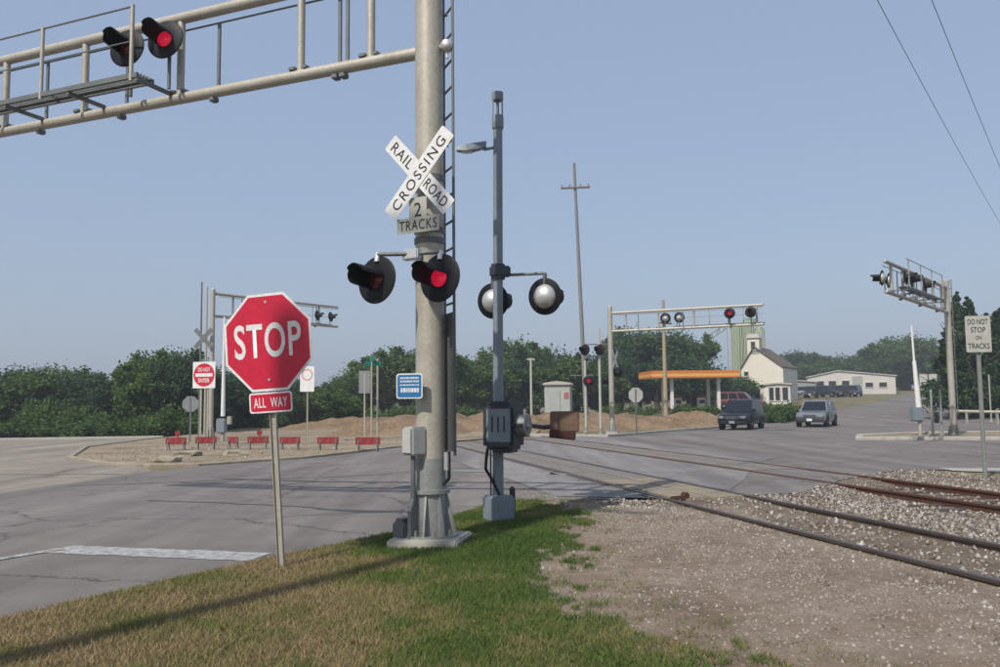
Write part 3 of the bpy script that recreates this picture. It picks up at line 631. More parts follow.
# near gate signal: thin post, flasher pair seen from behind, gate mechanism
gz = H(-0.05, 12.06); GA = 0.0
gs = thing('gate_signal', 'slim grey signal post with dark gate mechanism and two silver-backed lights', 'railway signal', (-0.05, 12.06, gz))
MB().tube((0, 0, 0.3), (0.05, 0, 5.62), 0.076, 0.066, 20).build('post', GREYBOX, gs, True)
tp = MB(Matrix.Translation((0.05, 0, 5.6)))
tp.lathe([(0.078, 0), (0.085, 0.02), (0.085, 0.18), (0.070, 0.2)], 16)
for s in (-1, 1): tp.box((s * 0.066, 0, 0.31), (0.022, 0.11, 0.28))
tp.lathe([(0.084, 0.42), (0.084, 0.54), (0, 0.56)], 16).tube((0, 0, 0.2), (0, 0, 0.42), 0.02, None, 8)
tp.build('post_cap', GREYBOX, gs, True)
lm = MB().tube((0.05, 0, 5.40 - gz), (-0.16, 0, 5.36 - gz), 0.022, None, 8).add([(-0.12, -0.05, 5.32), (-0.12, 0.05, 5.32), (-0.12, 0.05, 5.41), (-0.12, -0.05, 5.41), (-0.40, -0.09, 5.26), (-0.40, 0.09, 5.26), (-0.42, 0.07, 5.36), (-0.42, -0.07, 5.36), (-0.55, -0.06, 5.28), (-0.55, 0.06, 5.28), (-0.55, 0.05, 5.33), (-0.55, -0.05, 5.33)],
    [(0, 1, 2, 3)] + [(a, a + 1 if a % 4 < 3 else a - 3, a + 5 if a % 4 < 3 else a + 1, a + 4) for a in range(8)] + [(8, 9, 10, 11)]).build('area_lamp', GREYBOX, gs)
MB().box((-0.40, 0, 5.262), (0.16, 0.10, 0.012)).build('lamp_lens', ALU, lm)
gf = math.atan2(0.80, 0.48) - math.pi / 2
for px, py, Y in ((493, 301, 12.34), (545, 296.5, 11.9)):
    p = at(px, py, Y) - Vector((-0.05, 12.06, gz)); hd = head(gs, p, gf, False, 0.262, 0.40, ALU)
    MB().tube(p + Vector((0, 0, 0.16)), p + Vector((0, -0.03, 0.33)), 0.03, None, 10).build('head_bracket', GALVD, hd, True)
    MB().tube((0.03, 0, p.z + 0.33), (p.x, p.y, p.z + 0.33), 0.022, None, 10).build('crossarm', GALVD, gs, True)
MB().box((0.06, -0.03, 3.57 - gz), (0.30, 0.16, 0.15), None, 0.02).lathe([(0.078, 3.46 - gz), (0.10, 3.46 - gz), (0.10, 3.68 - gz), (0.078, 3.68 - gz)], 18, Matrix.Translation((0.03, 0, 0))).build('crossarm_fitting', DARKBOX, gs, True)
mX = Matrix.Rotation(R(-24), 4, 'Z') @ Matrix.Translation((0.12, -0.06, 1.37 - gz))
me_ = MB(mX).box((0, 0, 0), (0.46, 0.46, 0.62), None, 0.05).box((0.02, 0, -0.30), (0.34, 0.36, 0.12), None, 0.04).box((0, 0, 0.32), (0.36, 0.40, 0.07), None, 0.03).build('gate_mechanism', DARKBOX, gs)
dr = MB(mX).box((0.03, -0.237, 0.02), (0.36, 0.03, 0.46), None, 0.012).build('cover', GREYBOX, me_)
for k in (-1, 0, 1): MB(mX).box((0.03 + 0.09 * k, -0.256, 0.04), (0.022, 0.012, 0.22), None, 0.004).build('cover_rib', DARKBOX, dr)
MB(mX).tube((0.20, 0.02, 0.02), (0.36, 0.02, 0.02), 0.15, 0.15, 24).tube((0.36, 0.02, 0.02), (0.40, 0.02, 0.02), 0.06, None, 16).build('crank_hub', GALVB, me_, True)
MB(mX).box((0.285, -0.13, 0.02), (0.13, 0.03, 0.05), None, 0.006).build('hub_latch', DARKBOX, me_)
wX = Matrix.Translation((0.62, 0.42, 1.36 - gz)) @ Matrix.Rotation(R(-8), 4, 'Z')
cw = MB(wX).box((0.36, 0, 0.06), (0.42, 0.10, 0.30), None, 0.015).build('counterweight', M('pale_rust', (0.17, 0.105, 0.075), 0.85, 0, (0.5, 0.45, 0.4), 0.7, 7, 0.3), gs)
MB(wX).box((0.34, -0.02, -0.095), (0.38, 0.12, 0.12), Matrix.Rotation(R(6), 4, 'Y'), 0.012).build('weight_plate', M('oxide_red', (0.07, 0.024, 0.02), 0.7), cw)
MB().pipe([mX @ Vector((0.34, 0.05, 0.02)), wX @ Vector((0.05, 0, -0.02)), wX @ Vector((0.3, 0.02, 0.0))], 0.035, 10).build('counterweight_arm', DARKBOX, gs, True)
MB().pipe([mX @ Vector((-0.20, -0.1, -0.30)), Vector((-0.16, -0.12, 0.86)), Vector((-0.17, -0.10, 0.72)), Vector((-0.10, -0.06, 0.60)), Vector((-0.05, -0.06, 0.50)), Vector((0.02, -0.09, 0.36))], 0.022).build('cable', RUBBER, gs, True)
MB().tube((-0.10, -0.03, 0.3), (-0.10, -0.03, 1.05), 0.012, None, 8).build('conduit', GALVD, gs, True)
MB().box((0.0, -0.02, 0.17), (0.36, 0.34, 0.36), Matrix.Rotation(R(24), 4, 'Z'), 0.03).build('junction_base', GREYBOX, gs)
MB().box((0.20, 0.05, 0.24), (0.08, 0.16, 0.44), None, 0.02).build('conduit_riser', DARKBOX, gs)

# ------------------------------------------------------------------ signs
def octa(r): return ngon(8, r / math.cos(math.pi / 8), math.pi / 8)
def post(parent, h, u=0.045, mat=None, z0=-0.25, name='post', x=0, y=-0.02):
    return MB(Matrix.Translation((x, y, 0))).prism([(-u, z0), (u, z0), (u, h), (-u, h)], 0.006, Matrix.Translation((0, -0.02, 0))).box((-u, -0.005, (h + z0) / 2), (0.006, 0.034, h - z0)).box((u, -0.005, (h + z0) / 2), (0.006, 0.034, h - z0)).build(name, mat or GALV, parent)
ss = thing('stop_sign', 'red octagonal all-way stop sign leaning on a steel post in the verge', 'stop sign', (-2.33, 9.07, H(-2.33, 9.07)), R(164))
ss.rotation_euler = (R(-2.0), R(2.9), R(164))
post(ss, 2.85, 0.034)
zs = 2.375
p_ = MB(Matrix.Translation((0, 0.008, zs))).prism(octa(0.52), 0.004).build('sign_panel', WHITE, ss)
MB(Matrix.Translation((0, 0.0125, zs))).prism(octa(0.492), 0.002).build('face_sheet', RED, p_)
lettering('lettering', 'STOP', 0.80, 0.37, Matrix.Translation((0, 0.0165, zs + 0.02)), WHITE, p_, 0.016, 1.08)
for z_ in (-0.40, 0.43): MB().tube((0, 0.012, zs + z_), (0, 0.022, zs + z_), 0.014, None, 8).build('bolt', ALU, p_)
q_ = MB(Matrix.Translation((0, 0.010, 1.735))).prism(rrect(0.51, 0.215, 0.03), 0.004).build('all_way_plate', WHITE, ss)
MB(Matrix.Translation((0, 0.0145, 1.735))).prism(rrect(0.475, 0.18, 0.022), 0.002).build('face_sheet', RED, q_)
lettering('lettering', 'ALL  WAY', 0.40, 0.105, Matrix.Translation((0, 0.0185, 1.735)), WHITE, q_, 0.014, 1.1)

def panel_sign(label, px, base_py, wd, ht, zc, yaw, mat, texts=(), cat='sign', posts=(0,), ink=INK, name='road_sign', border=None, Y=None, pm=None):
    g = foot(px, Y) if Y else ground(px, base_py)
    t = thing(name, label, cat, g, yaw)
    for x in posts: post(t, zc + ht / 2 - 0.05, 0.035, pm, x=x)
    p = MB(Matrix.Translation((0, 0.012, zc))).prism(rrect(wd, ht, 0.03), 0.004).build('sign_panel', mat, t)
    for s, w_, h_, dz in texts: lettering('lettering', s, w_, h_, Matrix.Translation((0, 0.019, zc + dz)), ink, p, 0.008)
    return t, p
# DO NOT STOP ON TRACKS
g_ = ground(988, 478)
t_, p_ = panel_sign('white sign on a thin post reading do not stop on tracks', 986, 478, 0.50, 0.74, at(984, 334, ground(986, 478).y).z - ground(986, 478).z, R(180 - 4), WHITED,
    [('DO NOT', 0.40, 0.11, 0.25), ('STOP', 0.29, 0.11, 0.085), ('ON', 0.12, 0.08, -0.075), ('TRACKS', 0.42, 0.115, -0.245)], pm=GALVB)
# DO NOT ENTER
t_ = thing('road_sign', 'square white sign with red disc reading do not enter', 'sign', foot(203.5, 36), R(168))
zt = at(203.5, 375, 36).z - t_.location.z
for x in (-0.16, 0.16): post(t_, zt - 0.3, 0.045, GALV, x=x)
p_ = MB(Matrix.Translation((0, 0.012, zt))).prism(rrect(1.05, 1.12, 0.04), 0.004).build('sign_panel', WHITE, t_)
MB(Matrix.Translation((0, 0.017, zt))).prism(ngon(36, 0.49), 0.002).build('red_disc', RED, p_)
MB(Matrix.Translation((0, 0.020, zt))).prism([(-0.40, -0.07), (0.40, -0.07), (0.40, 0.07), (-0.40, 0.07)], 0.002).build('white_bar', WHITE, p_)
lettering('lettering', 'DO NOT', 0.56, 0.17, Matrix.Translation((0, 0.021, zt + 0.23)), WHITE, p_, 0.012)
lettering('lettering', 'ENTER', 0.52, 0.17, Matrix.Translation((0, 0.021, zt - 0.23)), WHITE, p_, 0.012)
# grey backs of stop signs
for px, py, Y, d, lab in ((190.5, 404, 40, 0.36, 'grey back of an octagonal sign beside the do not enter sign'), (636, 395, 42, 0.36, 'pale grey back of an octagonal sign below the distant signal bridge')):
    t_ = thing('stop_sign', lab, 'stop sign', foot(px, Y), R(10)); zt = at(px, py, Y).z - t_.location.z
    post(t_, zt + 0.3, 0.035, GALVD); MB(Matrix.Translation((0, -0.03, zt))).prism(octa(d), 0.004, Matrix.Translation((0, -0.004, 0))).build('sign_panel', SIGNBACK if px < 300 else WHITED, t_)
# white regulatory sign behind the stop sign
t_ = thing('road_sign', 'tall white sign with faint red ring half hidden by the red stop sign', 'sign', foot(307, 37), R(172)); zt = at(307, 379, 37).z - t_.location.z
post(t_, zt + 0.3, 0.03); p_ = MB(Matrix.Translation((0, 0.012, zt))).prism(rrect(0.64, 1.1, 0.04), 0.004).build('sign_panel', WHITE, t_)
rg = MB(Matrix.Translation((0, 0.018, zt + 0.18)))
for k in range(28):
    a, b_ = 2 * math.pi * k / 28, 2 * math.pi * (k + 1) / 28
    rg.prism([(0.20 * math.cos(a), 0.20 * math.sin(a)), (0.25 * math.cos(a), 0.25 * math.sin(a)), (0.25 * math.cos(b_), 0.25 * math.sin(b_)), (0.20 * math.cos(b_), 0.20 * math.sin(b_))], 0.001)
rg.build('red_ring', M('faded_red', (0.55, 0.25, 0.25), 0.6), p_)
# street name signs and grey rectangular back
t_ = thing('street_sign', 'green street name blades on a thin post by the dirt lot', 'street sign', foot(371.5, 38), R(0)); zt = at(371, 364, 38).z - t_.location.z
MB().tube((0, 0, -0.2), (0, 0, zt + 0.12), 0.04, None, 10).build('post', GALV, t_, True)
MB(Matrix.Translation((0.05, 0, zt)) @ Matrix.Rotation(R(20), 4, 'Z')).box((0, 0, 0.02), (0.75, 0.02, 0.20)).build('name_blade', GREEN, t_)
MB(Matrix.Translation((0.02, 0, zt + 0.02)) @ Matrix.Rotation(R(-65), 4, 'Z')).box((0, 0, 0.22), (0.75, 0.02, 0.20)).build('name_blade', GREEN, t_)
tag(MB(Matrix.Translation(foot(377.5, 39))).tube((0, 0, -0.2), (0, 0, 3.6), 0.045, None, 10).lathe([(0.06, 3.6), (0.06, 3.66), (0, 3.69)], 10).tube((0, 0, -0.02), (0, 0, 0.05), 0.1, None, 10).build('sign_post', GALV), 'bare pale steel post next to the green street name sign', 'post')
t_ = thing('road_sign', 'grey back of a rectangular sign next to the green street name sign', 'sign', foot(364.5, 38), R(5)); zt = at(364, 382, 38).z - t_.location.z
post(t_, zt + 0.4, 0.03); MB(Matrix.Translation((0, -0.03, zt))).prism(rrect(0.5, 1.0, 0.03), 0.004, Matrix.Translation((0, -0.004, 0))).build('sign_panel', SIGNBACK, t_)

# ------------------------------------------------------------------ far signals
TA = math.atan2(-0.42, 0.907)
m_ = foot(612, 46.5)
heads_m = [(3.0, 0.34, 0.60, R(0), False), (3.75, 0.34, 0.60, R(0), False), (6.5, -0.34, 0.62, R(180), True), (7.55, -0.34, 0.62, R(180), False)]
mc = cantilever(m_, TA, 'distant signal bridge with white railings above the orange fuel canopy', 8.1, 5.55, 1.0, 6.9, heads_m, [0.9, 2.7, 4.6, 6.4, 7.8], r=0.14, backs=ALU)
crossbuck(mc, Matrix.Translation((0.25, 0.0, 4.0)) @ Matrix.Rotation(R(88), 4, 'Z'), 1.3, WHITE, False)
for z_, x in ((3.3, 0.30), (2.9, -0.35)): head(mc, (x, 0.3, z_), R(20), False, 0.28)
LA = math.atan2(0.80, 0.60)
l_ = foot(211, 43)
lc = cantilever(l_, LA, 'distant cantilever signal standing behind the red stop sign', 8.4, at(212, 316, 43).z - l_.z, 1.15, 7.6, [(6.6, -0.34, 0.5, R(200), False), (7.6, -0.34, 0.5, R(200), False)], [1.2, 3, 5, 7], r=0.12)
crossbuck(lc, Matrix.Translation((-0.45, 0.1, 5.1)) @ Matrix.Rotation(R(-60), 4, 'Z'), 1.3, GALVD, False)
for px, top_, lab in ((199.5, 283, 'thin grey whip mast left of the do not enter sign'), (205, 287, 'slender pale mast directly above the do not enter sign')):
    g = foot(px, 44); h_ = at(px, top_, 44).z - g.z
    tag(MB(Matrix.Translation(g)).tube((0, 0, -0.1), (0, 0, h_), 0.07, 0.04, 10).box((0, 0, 0), (0.3, 0.3, 0.1), None, 0.02).lathe([(0.06, h_), (0.03, h_ + 0.06), (0, h_ + 0.07)], 10).build('signal_mast', GALVD if px < 200 else GALV, smooth_=True), lab, 'mast')
g = foot(223, 41); h_ = at(223, 317, 41).z - g.z
t_ = thing('gate_signal', 'pale raised gate arm standing behind the barricades beside the do not enter sign', 'railway signal', g)
MB().tube((0, 0, 1.2), (0, 0, h_), 0.11, 0.05, 10).build('gate_arm', WHITE, t_, True)
MB().box((-0.05, 0, 0.75), (0.45, 0.4, 0.7), None, 0.05).build('gate_mechanism', GREYBOX, t_); MB().tube((0, 0, -0.1), (0, 0, 0.6), 0.1, None, 12).build('post', GALV, t_, True)
MB().box((0.32, 0, 1.0), (0.2, 0.25, 0.4), None, 0.03).build('counterweight', GALV, t_)
RA = math.atan2(-0.776, -0.63)
r_ = foot(953, 37.6)
rc = cantilever(r_, RA, 'grey cantilever signal on the concrete island facing dark evergreens', 9.7, 5.5, 1.1, 6.9, [(7.6, 0.34, 0.62, R(0), False), (8.4, 0.34, 0.62, R(0), False), (8.0, -0.34, 0.62, R(180), False), (8.9, -0.34, 0.62, R(180), False), (5.5, 0.34, 0.62, R(0), False)], [1, 2.6, 4.2, 5.8, 7.4, 9], r=0.135, backs=ALU)
ladder(rc, Matrix.Translation((-0.35, 0, 0)) @ Matrix.Rotation(R(60), 4, 'Z'), 1.0, 7.0)
# raised gate on the island
g = foot(919.5, 38); h_ = at(917, 325, 38).z - g.z
t_ = thing('gate_signal', 'raised white crossing gate arm with dark mechanism on the concrete traffic island', 'railway signal', g)
MB().tube((0, 0, 1.1), (-0.12, 0, h_ - 1.6), 0.13, 0.08, 10).tube((-0.12, 0, h_ - 1.6), (-0.16, 0, h_), 0.05, 0.04, 8).build('gate_arm', WHITE, t_, True)
MB().box((-0.12, 0, 1.0), (0.5, 0.4, 0.62), None, 0.05).build('gate_mechanism', GREYBOX, t_); MB().tube((0, 0, -0.1), (0, 0, 0.8), 0.09, None, 12).build('post', GALV, t_, True)
MB().tube((0.2, 0.05, 1.4), (0.75, 0.1, 0.8), 0.05, None, 8).build('counterweight_arm', GALV, t_, True); MB().box((0.8, 0.1, 0.85), (0.16, 0.2, 0.5), None, 0.03).build('counterweight', DARKBOX, t_)
for px in (932, 941):
    g = foot(px, 37.2); tag(MB(Matrix.Translation(g)).tube((0, 0, -0.1), (0, 0, 2.0), 0.055, None, 12).lathe([(0.065, 2.0), (0.05, 2.06), (0, 2.08)], 12).tube((0, 0, 0.0), (0, 0, 0.14), 0.12, None, 12).build('bollard', GALVB, smooth_=True), 'short grey steel bollard beside the raised white gate on the island', 'bollard', 'bollards on the concrete island')
# two flasher posts left of the middle signal bridge
def flasher(px, Y, py, lab, heads, pm=WHITED):
    g = foot(px, Y); t = thing('flasher_signal', lab, 'railway signal', g); h = at(px, py, Y).z - g.z
    MB().tube((0, 0, -0.1), (0, 0, h + 1.1), 0.075, 0.06, 12).build('post', pm, t, True)
    MB().lathe([(0.16, 0), (0.16, 0.06), (0.09, 0.10), (0.09, 0.35)], 14).build('post_base', GALVB, t, True)
    MB().tube((-0.85, 0, h + 0.3), (0.45, 0, h + 0.3), 0.03, None, 8).build('crossarm', GALVD, t, True)
    for x, lit, yaw, dz in heads:
        hd = head(t, (x, -0.15, h + dz), yaw, lit, 0.29); MB().tube((x, -0.05, h + dz + 0.1), (x, 0, h + 0.32), 0.025, None, 8).build('head_bracket', GALVD, hd, True)
    return t
flasher(600.5, 44, 350, 'white flasher post with paired black lights left of the distant signal bridge', [(-0.75, False, R(140), 0), (0.02, False, R(140), 0)])
flasher(586, 46, 381, 'short pale flasher post with one lit red lamp below the tall utility pole', [(0.15, True, R(176), 0)])

# ------------------------------------------------------------------ barricades
PANELW = M('barricade_white', (0.55, 0.5, 0.45), 0.6)
def barricade(px, py, lab, lamp, wd=0.78, lean=0.0):
    g = ground(px, py); t = thing('barricade', lab, 'barricade', g, R(random.uniform(-12, 12)), 'red barricades lined up across the dirt lot')
    X = Matrix.Rotation(lean, 4, 'Y')
    p = MB(X).box((0, -0.02, 0.38), (wd, 0.03, 0.26), None, 0.01).build('panel', BARRED, t)
    for k in range(3): MB(X @ Matrix.Translation((-wd * 0.3 + wd * 0.3 * k, -0.040, 0.38))).prism([(-0.07, -0.128), (-0.02, -0.128), (0.07, 0.128), (0.02, 0.128)], 0.003).build('stripe', M('stripe_pink', (0.30, 0.06, 0.055), 0.6), p)
    for x in (-wd * 0.38, wd * 0.38):
        for s in (-1, 1): MB(X).tube((x, 0.0, 0.48), (x, s * 0.17, 0.0), 0.022, None, 8).build('leg', GALVD, t, True)
    if lamp:
        MB(X).tube((0.05, 0, 0.5), (0.05, 0, 0.58), 0.03, None, 8).tube((0.05, -0.05, 0.66), (0.05, 0.05, 0.66), 0.10, None, 16).build('warning_lamp', BARRED, t, True)
for a in ((176, 451, 'red barricade with warning lamp at the dirt lot kerb corner', True), (206, 450, 'red barricade directly below the do not enter sign', False), (233, 450, 'narrow red barricade behind the stop sign post, no lamp', False, 0.42),
          (258, 450, 'red barricade with a tilted warning lamp just behind the stop sign post', True), (290, 450.5, 'red barricade to the right of the stop sign post, no lamp', False), (328, 451, 'red barricade standing alone on bare soil before the rails', False),
          (368, 452, 'largest red barricade, below the green street name sign', False, 0.86)): barricade(*a)
wd_ = M('sandbag', (0.30, 0.27, 0.2), 0.9, 0, (0.7, 0.7, 0.7), 0.5, 8, 0.4)
for px, py, lab in ((166, 463, 'pale rubble lump at the corner of the kerb'), (187, 457, 'pale broken concrete lump below the corner barricade'), (235, 456, 'low broken concrete lump between the barricades')):
    g = ground(px, py); b = bmesh.new(); bmesh.ops.create_icosphere(b, subdivisions=2, radius=0.3)
    for v in b.verts: v.co = Vector((v.co.x * 1.6, v.co.y, v.co.z * 0.55)) * random.uniform(0.75, 1.2) + Vector((0, 0, 0.08))
    me = bpy.data.meshes.new('rubble_lump'); b.to_mesh(me); b.free(); o = link('rubble_lump', me, wd_); o.location = g; tag(o, lab, 'rubble')

# ------------------------------------------------------------------ trees
LEAF = tone_mat('leaves', [(0.0, (0.032, 0.068, 0.018)), (0.5, (0.075, 0.13, 0.032)), (1.0, (0.14, 0.20, 0.055))], 0.7, 0.3)
LEAFD = tone_mat('leaves_dark', [(0.0, (0.020, 0.048, 0.022)), (0.5, (0.044, 0.086, 0.036)), (1.0, (0.085, 0.135, 0.055))], 0.7, 0.25)
BARK = M('bark', (0.075, 0.06, 0.045), 0.9, 0, (0.6, 0.6, 0.6), 0.6, 8, 0.5)
def crown_mesh(name, lobes, leaves, size, mat, seed):
    r = np.random.default_rng(seed); C = []; W = []
    for (cx, cy, cz, rx, rz, n) in lobes:
        d = r.normal(size=(n, 3)); d /= np.linalg.norm(d, axis=1)[:, None]; rad = r.uniform(0.55, 1.0, n) ** 0.6
        C.append(np.stack([cx + d[:, 0] * rx * rad, cy + d[:, 1] * rx * rad, cz + d[:, 2] * rz * rad], 1)); W.append(np.full(n, rx))
    C = np.concatenate(C); W = np.concatenate(W); m = len(C)
    k = r.integers(0, m, leaves); P = C[k] + r.normal(0, 1, (leaves, 3)) * (W[k] * 0.17)[:, None]
    u = r.normal(size=(leaves, 3)); u /= np.linalg.norm(u, axis=1)[:, None]; v = np.cross(u, r.normal(size=(leaves, 3))); v /= np.linalg.norm(v, axis=1)[:, None]
    s = size * r.uniform(0.5, 1.25, (leaves, 1)); u *= s; v *= s * 0.62
    V_ = np.stack([P - u, P - v * 0.9 + u * 0.1, P + u, P + v], 1).reshape(-1, 3)
    tone = np.clip(r.normal(0.45, 0.13, m)[k] + r.normal(0, 0.14, leaves) + 0.0, 0, 1)
    o = np_mesh(name, V_, np.arange(leaves * 4).reshape(-1, 4), mat, np.repeat(tone, 4)); me = o.data; bpy.data.objects.remove(o); return me
def lobes(seed, n, R0, h, low):
    r = random.Random(seed); L = [(0, 0, h * 0.62, R0 * 0.72, h * 0.34, 26)]
    for k in range(n):
        a = 2 * math.pi * k / n + r.uniform(-.4, .4); d = R0 * r.uniform(0.35, 0.72); z = h * r.uniform(low, 0.86); q = R0 * r.uniform(0.26, 0.46)
        L.append((d * math.cos(a), d * math.sin(a), z, q, q * r.uniform(0.75, 1.1), 9))
    return L
CROWNS = {'a': crown_mesh('crown', lobes(1, 9, 2.6, 6, 0.28), 16000, 0.135, LEAF, 1), 'b': crown_mesh('crown', lobes(2, 11, 3.0, 6, 0.22), 16000, 0.135, LEAF, 2),
          'c': crown_mesh('crown', lobes(3, 8, 2.2, 6.6, 0.3), 15000, 0.135, LEAFD, 3), 'd': crown_mesh('crown', lobes(4, 12, 3.3, 5.4, 0.15), 17000, 0.14, LEAFD, 4),
          's': crown_mesh('crown', [(0, 0, 0.7, 1.3, 0.7, 16), (0.8, 0.3, 0.5, 0.8, 0.5, 9), (-0.9, -0.2, 0.55, 0.8, 0.55, 9)], 4500, 0.10, LEAF, 5)}
def conifer_mesh(seed):
    r = random.Random(seed); L = []
    for k in range(15):
        z = 0.9 + 5.2 * k / 15; R0 = 1.5 * (1 - (k / 15.5)) + 0.1
        for j in range(5):
            a = r.uniform(0, 6.28); L.append((R0 * 0.62 * math.cos(a), R0 * 0.62 * math.sin(a), z + r.uniform(-.15, .15), R0 * 0.5, 0.30, 4))
    return crown_mesh('crown', L, 14000, 0.12, LEAFD, seed)
CROWNS['k'] = conifer_mesh(11)
def trunk_mesh():
    m = MB(); pts = [(0, 0, -0.3), (0.05, 0.02, 1.0), (-0.04, 0.05, 2.2), (0.06, -0.03, 3.6), (0.0, 0.0, 4.8)]; rr = [0.20, 0.15, 0.12, 0.08, 0.03]
    for k in range(4): m.tube(pts[k], pts[k + 1], rr[k], rr[k + 1], 8)
    for k in range(7):
        a = k * 2.4; z = 1.4 + 0.4 * k; m.tube((0, 0, z), (1.5 * math.cos(a), 1.5 * math.sin(a), z + 1.1), 0.055, 0.015, 6)
    o = m.build('trunk', BARK); me = o.data; bpy.data.objects.remove(o); return me
TRUNK = trunk_mesh()
SPOT = {622: 'dark green tree directly behind the mast of the distant signal bridge', 640: 'tallest dark green tree left of the tan utility pole', 658: 'dark green tree directly behind the tan utility pole', 676: 'broad dark green tree right of the tan utility pole', 692: 'dark green tree at the end of its clump, beside the silo conveyor',
  712: 'low dark tree between the fuel canopy columns', 730: 'low green tree at the foot of the grain silos', 512: 'tallest green tree, just right of the slim grey gate signal post', 530: 'green tree behind the short white vent pole', 584: 'green tree directly behind the tall slender utility pole', 566: 'green tree behind the pale equipment bungalow',
  160: 'tall rounded tree at the very end of the left wood', 180: 'tall rounded tree just left of the do not enter sign', 382: 'green tree behind the green street name sign', 404: 'green tree behind the blue notice on the thick mast', 455: 'green tree just right of the thick mast and its ladder guard', 348: 'small green tree where the railway vanishes', 962: 'tallest dark evergreen, next to the island signal mast', 44: 'tallest tree of the left wood, with a raised crown',
  975: 'dark evergreen between the island signal mast and the do not stop sign', 952: 'short dark evergreen directly behind the island signal mast', 983: 'dark evergreen directly behind the do not stop on tracks sign panel', 2: 'broad dark tree in the thickest part of the left wood', 128: 'lowest tree of the left wood, in its dip before the tall trees', 92: 'leafy tree beside the dip of the left wood', 146: 'slim tree at the edge of the dip in the left wood', 196: 'tree directly behind the do not enter sign', 425: 'green tree directly behind the thick signal mast', 476: 'green tree between the thick mast and the slim gate signal post', 492: 'green tree directly behind the slim grey gate signal post', 362: 'green tree behind the grey rectangular sign back',
  910: 'tallest of the round green trees behind the raised white gate', 893: 'round green tree at the end of the long pale shed', 943: 'small dark tree just left of the island signal mast', 794: 'rounded distant tree right beside the cream grain store', 222: 'dark tree between the do not enter sign and the stop sign'}
def tree(px, topy, Y, wid, kind, label, group, name='tree'):
    label = SPOT.pop(px, label) if kind != 's' else label
    g = foot(px, Y); h = at(px, topy, Y).z - g.z
    hh = {'a': 6.1, 'b': 6.1, 'c': 6.6, 'd': 5.3, 's': 1.5, 'k': 6.3}[kind]; ww = {'a': 4.7, 'b': 5.4, 'c': 4.0, 'd': 6.0, 's': 3.2, 'k': 2.7}[kind]
    t = thing(name, label, 'shrub' if kind == 's' else 'tree', g, random.uniform(0, 6.28), group); sc = (wid / ww, wid / ww, h / hh); t.scale = sc
    link('foliage' if kind == 's' else 'crown', CROWNS[kind], None, t)
    if kind != 's': link('trunk', TRUNK, None, t)
    return t
LW = 'leafy tree in the dense dark wood beside the far side road'
for px, ty, wd, k in ((-25, 378, 7, 'b'), (2, 371, 6.5, 'd'), (22, 374, 5.5, 'a'), (44, 365, 6, 'b'), (56, 370, 5.4, 'c'), (74, 376, 6, 'd'), (92, 381, 5.5, 'a'), (110, 383, 6, 'b'), (128, 384, 5.5, 'd'), (34, 382, 6, 'a'), (64, 388, 5.5, 'd'), (100, 392, 6, 'd')):
    tree(px, ty, random.uniform(58, 66), wd, k, LW, 'trees of the left wood')
BT = 'tall rounded tree at the end of the wood, behind the do not enter sign'
for px, ty, wd, k in ((146, 362, 4.5, 'a'), (160, 349, 5.2, 'b'), (180, 350, 5.4, 'a'), (196, 356, 4.5, 'd')): tree(px, ty, random.uniform(54, 60), wd, k, BT, 'tall trees behind the do not enter sign')
DT = 'dark tree in the row directly behind the large stop sign'
for px, ty, wd, k in ((222, 372, 6, 'd'), (245, 375, 6, 'c'), (268, 377, 6, 'd'), (292, 382, 5.5, 'd'), (312, 386, 5, 'c'), (330, 388, 5, 'b')): tree(px, ty, random.uniform(60, 70), wd, k, DT, 'trees behind the stop sign')
MT = 'green tree on the rise behind the dirt banks, between the two near signal posts'
for px, ty, wd, k in ((348, 376, 6, 'a'), (362, 366, 7, 'b'), (382, 354, 8, 'a'), (404, 349, 8, 'b'), (425, 352, 8, 'd'), (455, 349, 8, 'a'), (476, 356, 8, 'b'), (492, 362, 7, 'd')): tree(px, ty, random.uniform(80, 92), wd, k, MT, 'trees behind the dirt banks')
CT = 'green tree behind the tall utility pole and flasher posts'
for px, ty, wd, k in ((512, 338, 8, 'b'), (530, 342, 8, 'a'), (548, 352, 8, 'd'), (566, 358, 8, 'a'), (584, 362, 8, 'b'), (600, 356, 7, 'd')): tree(px, ty, random.uniform(84, 95), wd, k, CT, 'trees behind the utility pole')
GT = 'dark green tree behind the orange fuel station canopy'
for px, ty, wd, k in ((622, 334, 8, 'd'), (640, 327, 9, 'a'), (658, 330, 9, 'c'), (676, 329, 9, 'b'), (692, 333, 7, 'a'), (640, 360, 9, 'd'), (665, 356, 9, 'd'), (690, 358, 9, 'd'), (712, 378, 9, 'd'), (730, 376, 8, 'b')): tree(px, ty, random.uniform(92, 112), wd, k, GT, 'trees behind the fuel station')
ET = 'rounded distant tree beyond the long pale shed'
for px, ty, wd, k in ((794, 354, 14, 'd'), (808, 356, 13, 'a'), (824, 361, 12, 'b'), (846, 357, 14, 'd'), (862, 356, 14, 'a'), (876, 362, 13, 'd')): tree(px, ty, random.uniform(185, 205), wd, k, ET, 'trees beyond the shed')
RT = 'large round green tree behind the raised white gate'
for px, ty, wd, k in ((893, 342, 12, 'a'), (910, 334, 14, 'b'), (928, 338, 13, 'a'), (943, 352, 10, 'd'), (904, 360, 12, 'd'), (928, 362, 12, 'd')): tree(px, ty, random.uniform(174, 186), wd, k, RT, 'round trees by the gate')
KT = 'dark evergreen beyond the do not stop on tracks sign, near the guard rail'
for px, ty, wd, k in ((962, 288, 3.2, 'k'), (975, 293, 3.4, 'k'), (990, 310, 4.2, 'k'), (1004, 305, 4.4, 'k'), (952, 325, 3.6, 'k'), (983, 335, 4.5, 'k'), (1018, 312, 4.4, 'k')): tree(px, ty, random.uniform(62, 72), wd, k, KT, 'evergreens', 'evergreen_tree')
